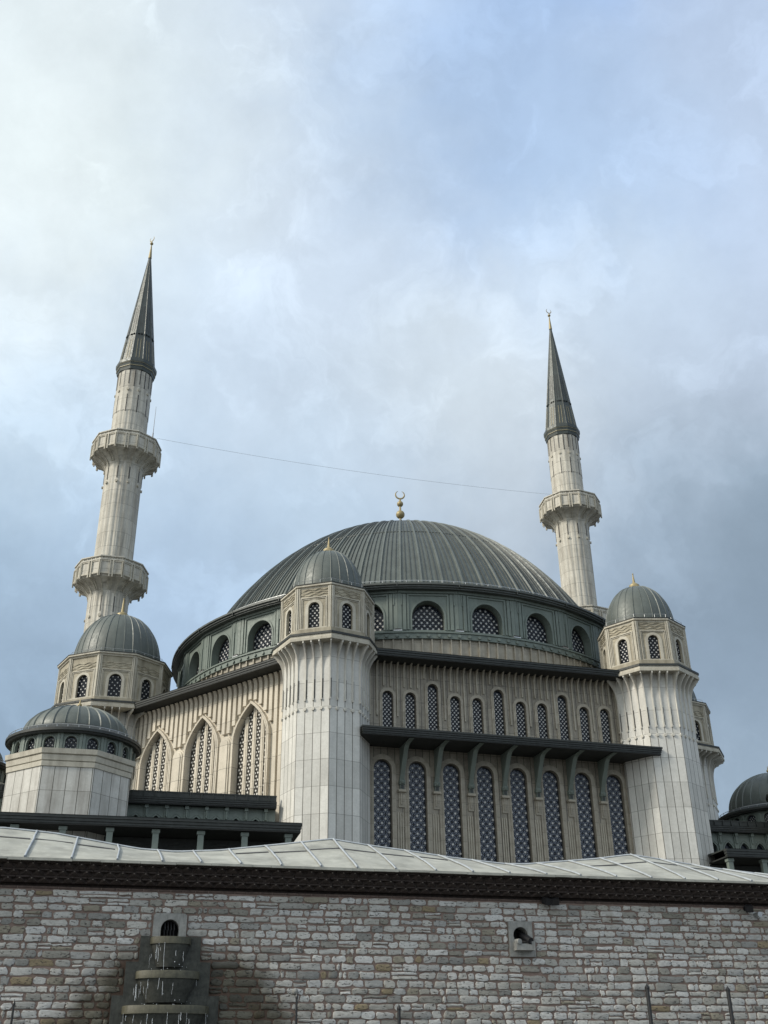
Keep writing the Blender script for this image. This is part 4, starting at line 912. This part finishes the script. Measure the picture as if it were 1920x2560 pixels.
# sawtooth brick cornice
bc = MB(); PT = .232
bc.box(XA, XB, -1.4, -.1, 5.345, 5.41)
for k, (z0, z1, o, zf) in enumerate(((5.405, 5.485, .05, 5.52), (5.525, 5.605, .15, 5.64), (5.645, 5.73, .25, 5.77))):
    x = XA + (PT / 2 if k % 2 else 0)
    bc.box(XA, XB, -1.4, o, z0, z1)
    while x < XB - PT:
        w = PT * random.uniform(.84, .93); j = random.uniform(-.008, .008); ap = .125 + random.uniform(-.012, .01); zz = z1 - .002
        bc.add([(x, -o, z0), (x + w, -o, z0), (x, -o, zz), (x + w, -o, zz), (x + w / 2 + j, -(o + ap), zz - .016), (x + w / 2 + j, -(o + ap), zz)], [(0, 1, 4), (2, 5, 3), (0, 4, 5, 2), (1, 3, 5, 4)], 0); bc.box(x + w / 2 + j - .012, x + w / 2 + j + .012, o + ap - .02, o + ap + .006, zz - .022, zz - .004, 1); x += PT
    x = XA
    while x < XB - .3:
        w = random.uniform(.22, .30); bc.box(x, x + w - .012, -.2, o + .095 + random.uniform(-.008, .008), z1 + .003, zf); x += w
part('brick_cornice', bc, ['brick', 'tip'], wall)
# lead roof: eave straight, ridge rising and falling over the bays
RID = [(-16, 6.40), (-13.4, 6.45), (-12.2, 6.55), (-8.3, 6.87), (-7.1, 6.79), (-5.9, 6.61), (-5.25, 6.52), (-4.43, 6.485), (-3.45, 6.55), (-1.86, 6.76), (-.86, 6.90), (.09, 6.785), (1.13, 6.685), (2.1, 6.575), (3.4, 6.475), (3.95, 6.485), (4.7, 6.56), (5.8, 6.67), (6.78, 6.81), (7.6, 6.72), (8.92, 6.56), (10.6, 6.43), (12, 6.45), (14, 6.7), (16, 6.7)]
def ridge(x):
    for (a, za), (b, zb) in zip(RID, RID[1:]):
        if a <= x <= b: return za + (zb - za) * (x - a) / (b - a)
    return 6.5
TO, TB, ZE = .46, -2.1, 5.80
def roof_z(x, o): f = (TO - o) / (TO - TB); return ZE + (ridge(x) - ZE) * (f ** .92) + .006 * noise.noise(Vector((x * 3, o * 3, 0)))
nxr = 220; rf = MB(); rows = [TO, .3, .1, -.2, -.5, -.9, -1.3, -1.7, TB]; vs = []
for o in rows:
    for i in range(nxr + 1): x = XA - .2 + (XB - XA + .4) * i / nxr; vs.append((x, -o, roof_z(x, o)))
for o, dz in ((-3.0, .45), (-4.2, 1.2)):
    for i in range(nxr + 1): x = XA - .2 + (XB - XA + .4) * i / nxr; vs.append((x, -o, ridge(x) - dz))
nr = len(rows) + 2; k = nxr + 1
rf.add(vs, [(j * k + i, j * k + i + 1, (j + 1) * k + i + 1, (j + 1) * k + i) for j in range(nr - 1) for i in range(nxr)])
ob = part('lead_roof', rf, 'lead', wall, smooth=40)
ed = MB(); x = XA - .2
while x < XB:                                       # turned-down front edge, lapped pieces
    w = random.uniform(.3, .9); ed.box(x, x + w - .006, TO - .04, TO + .015 + random.uniform(-.006, .006), ZE - .035 + random.uniform(-.012, .006), ZE + .008); x += w
part('roof_edge', ed, 'lead', wall)
sg = MB(); sx = [-13 + .0, -12.0, -11.1, -10.2, -9.25, -8.4, -7.5, -6.61, -5.73, -4.84, -4.05, -3.24, -2.41, -1.57, -.80, .04, .92, 1.76, 2.6, 3.45, 4.25, 5.1, 5.95, 6.78, 7.6, 8.45, 9.3, 10.2, 11, 12, 13, 14]
for x in sx:
    bow = random.uniform(-.04, .04); sg.tube([(x + bow * sin(pi * i / 8) + random.uniform(-.006, .006), -(TO + .02 + (TB - TO) * i / 8), roof_z(x, TO + (TB - TO) * i / 8) + .022) for i in range(9)], .021 * random.uniform(.9, 1.15), 7)
part('roof_rolls', sg, 'roll', wall, smooth=60)
rg = MB(); rg.tube([(XA + (XB - XA) * i / 120, -TB, ridge(XA + (XB - XA) * i / 120) + .012) for i in range(121)], .028, 6); part('ridge_roll', rg, 'roll', wall, smooth=60)
ls = MB()
for i in range(len(sx) - 1):
    a, b = sx[i] + .05, sx[i + 1] - .05; o = TO - 1.55 + random.uniform(-.12, .12)
    if ridge((a + b) / 2) < 6.58: continue
    ls.add([(a, -o, roof_z(a, o) + .012), (b, -o, roof_z(b, o) + .012), (b, -(o - .05), roof_z(b, o - .05) + .02), (a, -(o - .05), roof_z(a, o - .05) + .02), (a, -o, roof_z(a, o)), (b, -o, roof_z(b, o))], [(0, 1, 2, 3), (0, 1, 5, 4)])
part('sheet_laps', ls, 'slot', wall)

# ------------------------------------------------------------------ things on the wall
def W3(x, o, z): return WO + along(PSI) * x + out(PSI) * o + Vector((0, 0, z))
ft = thing('wall_fountain', 'stepped dark stone wall fountain with three mossy basins and dripping water', 'fountain', W3(-4.52, 0, 0), PSI)
# local x = wall x + 4.52
tb = MB(); tb.plate([(-.37, 4.42), (.29, 4.42), (.29, 4.84), (.25, 4.88), (-.33, 4.88), (-.37, 4.84)], [rev(arch(-.035, .18, 4.435, 4.58, 4.765))], -.3, .075); part('niche_block', tb, 'dry', ft)
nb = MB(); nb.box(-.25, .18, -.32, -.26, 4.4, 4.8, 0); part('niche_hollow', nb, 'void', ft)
gv = MB()
for i in range(4): gv.tube([(-.13 + .062 * i, .10, 4.42), (-.13 + .062 * i, .08, 4.58), (-.13 + .062 * i, .1, 4.76)], .021, 6)
part('niche_pipes', gv, 'black', ft, smooth=60)
sr = MB()
for x0, x1, z0, z1, d in ((-.59, .60, 3.94, 4.44, .10), (-.83, .81, 3.33, 3.965, .13), (-1.04, 1.01, 2.5, 3.355, .16), (-1.26, 1.25, 0, 2.52, .19)):
    pr_ = [(x0, z0), (x1, z0), (x1, z1)]; m_ = 10
    pr_ += [(x1 + (x0 - x1) * i / m_, z1 + random.uniform(-.006, .004)) for i in range(1, m_)] + [(x0, z1)]
    sr.plate(pr_, [], -.01, d)
part('stepped_surround', sr, 'wet', ft)
def basin(xc, hw, z0, z1, dep, base):
    b = MB(); m_ = 22; pl = [(xc - hw, base)] + [(xc + hw * -cos(pi * i / m_), base + dep * sin(pi * i / m_) ** .75) for i in range(m_ + 1)] + [(xc + hw, base)]
    k = len(pl); sc = lambda f: [(xc + (x - xc) * f, base + (o - base) * f) for x, o in pl]
    lay = [(pl, z0), (pl, z1 - .012), (sc(.985), z1), (sc(.86), z1), (sc(.84), z1 - .05)]
    vs = [(x, -o, z) for l, z in lay for x, o in l]
    fs = [(j * k + i, j * k + i + 1, (j + 1) * k + i + 1, (j + 1) * k + i) for j in range(len(lay) - 1) for i in range(k - 1)]
    b.add(vs, fs + [tuple(range(4 * k, 5 * k)), tuple(range(k - 1, -1, -1))])
    bl = [(sc(.93), z0 - .003), (sc(.90), z0 - .06), (sc(.72), z0 - .26), (sc(.62), z0 - .42)]
    b2 = MB(); vs = [(x, -o, z) for l, z in bl for x, o in l]; b2.add(vs, [(j * k + i, j * k + i + 1, (j + 1) * k + i + 1, (j + 1) * k + i) for j in range(3) for i in range(k - 1)])
    bo = part('basin', b, 'basin', ft, smooth=40); part('bowl_underside', b2, 'wet', bo, smooth=60)
    return pl
bs_ = [basin(.0, .40, 4.285, 4.415, .30, .08), basin(-.01, .62, 3.645, 3.785, .40, .11), basin(.0, .83, 3.02, 3.165, .48, .14), basin(0, 1.05, 2.2, 2.38, .6, .17)]
wt = MB()
for (pl, zt, zb, cnt) in ((bs_[0], 4.30, 3.80, 11), (bs_[1], 3.66, 3.18, 15), (bs_[2], 3.03, 2.40, 18)):
    for q in range(cnt):
        f = random.random(); i = 2 + int(f * (len(pl) - 5)); x, o = pl[i]; x += random.uniform(-.03, .03)
        z = zt - random.uniform(0, .22); ln = random.uniform(.05, .26); ln = min(ln, z - zb)
        if ln < .03: continue
        if random.random() < .15: z = zt; ln = zt - zb
        d = random.uniform(-.04, .04); wt.tube([(x + d * t * t * .4 + random.uniform(-.006, .006), -(o + .012 + .015 * t), z - ln * t) for t in (0, .25, .5, .75, 1)], random.uniform(.0015, .0042), 5)
    for q in range(cnt):
        x, o = random.choice(pl[3:-3]); r = random.uniform(.005, .011); wt.ball((x * random.uniform(.3, 1), -(o * random.uniform(.7, 1.0) + .01), zb + random.expovariate(14)), r, 4)
part('falling_water', wt, 'water', ft, smooth=60)
# stone spout
sp = thing('stone_spout', 'grey stone slab with round black hole and jutting spout trough', 'spout', W3(2.92, 0, 0), PSI)
fr_ = MB(); hole = [(-.02 + .168 * cos(2 * pi * i / 24), 4.60 + .168 * sin(2 * pi * i / 24)) for i in range(24)]
fr_.plate([(-.28, 4.17), (.30, 4.17), (.30, 4.5), (.25, 4.53), (.25, 4.885), (-.28, 4.885)], [rev(hole)], -.25, .075); part('slab', fr_, 'dry', sp)
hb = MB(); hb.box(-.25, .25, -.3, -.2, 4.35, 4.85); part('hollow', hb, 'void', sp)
tr = MB(); tr.box(-.20, .22, .05, .26, 4.285, 4.40); tr.box(-.20, -.13, .05, .26, 4.40, 4.46); tr.box(.15, .22, .05, .26, 4.40, 4.46); tr.tube([(-.16, -.15, 4.46), (-.13, -.29, 4.45)], .055, 9); tr.box(-.12, .14, .05, .24, 4.40, 4.415)
part('trough', tr, 'dry', sp)
pv = MB(); pv.tube([(.06, .15, 4.64), (.09, -.12, 4.53), (.13, -.26, 4.46)], .075, 10); pv.tube([(.05, -.05, 4.46), (.16, -.25, 4.44)], .06, 8); part('spout_pipe', pv, 'black', sp, smooth=60)
# floodlights under the cornice
def flood(label, x, z, units):
    t = thing('floodlight', label, 'floodlight', W3(x, 0, 0), PSI)
    for i, (dx, tw) in enumerate(units):
        h = MB(); h.T = Matrix.Translation((dx, -.16, z)) @ Matrix.Rotation(radians(tw), 4, 'Z') @ Matrix.Rotation(radians(25), 4, 'X')
        h.box(-.075, .075, -.06, .07, -.06, .06); h.box(-.085, .085, .07, .085, -.07, .07)
        for q in range(4): h.box(-.07, .07, -.10, -.06, -.045 + .028 * q, -.035 + .028 * q)
        h.T = None; part('lamp_head', h, 'black', t)
        a = MB(); a.box(dx - .02, dx + .02, .0, .14, z - .01, z + .03); a.box(dx - .05, dx + .05, 0, .03, z - .04, z + .06); part('arm', a, 'black', t)
flood('pair of black floodlights under the cornice above the stone spout', 3.58, 5.31, [(-.06, 20), (.15, -30)])
flood('single black floodlight under the cornice at the right end of the wall', 8.46, 5.27, [(0, -25)])
cm = MB(); cm.box(-.05, .05, 0, .03, 5.10, 5.2); cm.tube([(0, -.03, 5.15), (.02, -.16, 5.14)], .05, 9); cm.tube([(.02, -.16, 5.14), (.023, -.19, 5.138)], .062, 10)
tag(part('wall_camera', cm, 'steel', None, W3(8.68, 0, 0), PSI), 'small pale camera on the wall right of the single floodlight', 'camera')
# black posts standing before the wall
for x, zt, o, r, lab in ((-7.33, 3.27, .25, .022, 'thin black post before the wall at the far left'), (-1.98, 3.42, .25, .022, 'thin black post under a pale round fitting, right of the fountain'), (.10, 3.22, .3, .034, 'short black post before the wall below the middle of the roof'), (5.56, 3.64, .4, .042, 'tall thick black post below and right of the stone spout'), (7.47, 3.61, .4, .042, 'tall thick black post nearest the right edge')):
    p = thing('black_post', lab, 'post', W3(x, o, 0), PSI, 'black posts in front of the wall')
    s = MB(); s.tube([(0, 0, 0), (0, 0, zt - .1)], r, 10); part('shaft', s, 'poles', p, smooth=60)
    c = MB(); c.lathe([(r, zt - .11), (r * 1.25, zt - .10), (r * 1.25, zt - .07), (r * .7, zt - .04), (.004, zt)], 10); part('pointed_cap', c, 'poles', p)
cp = MB(); cp.T = Matrix.Translation((0, -.05, 3.46)); cp.ball((0, 0, 0), .062, 8); cp.T = None; cp.box(-.03, .03, 0, .05, 3.43, 3.49)
tag(part('wall_fitting', cp, 'dry', None, W3(-1.98, 0, 0), PSI), 'pale round fitting on the wall above a thin post', 'fitting')
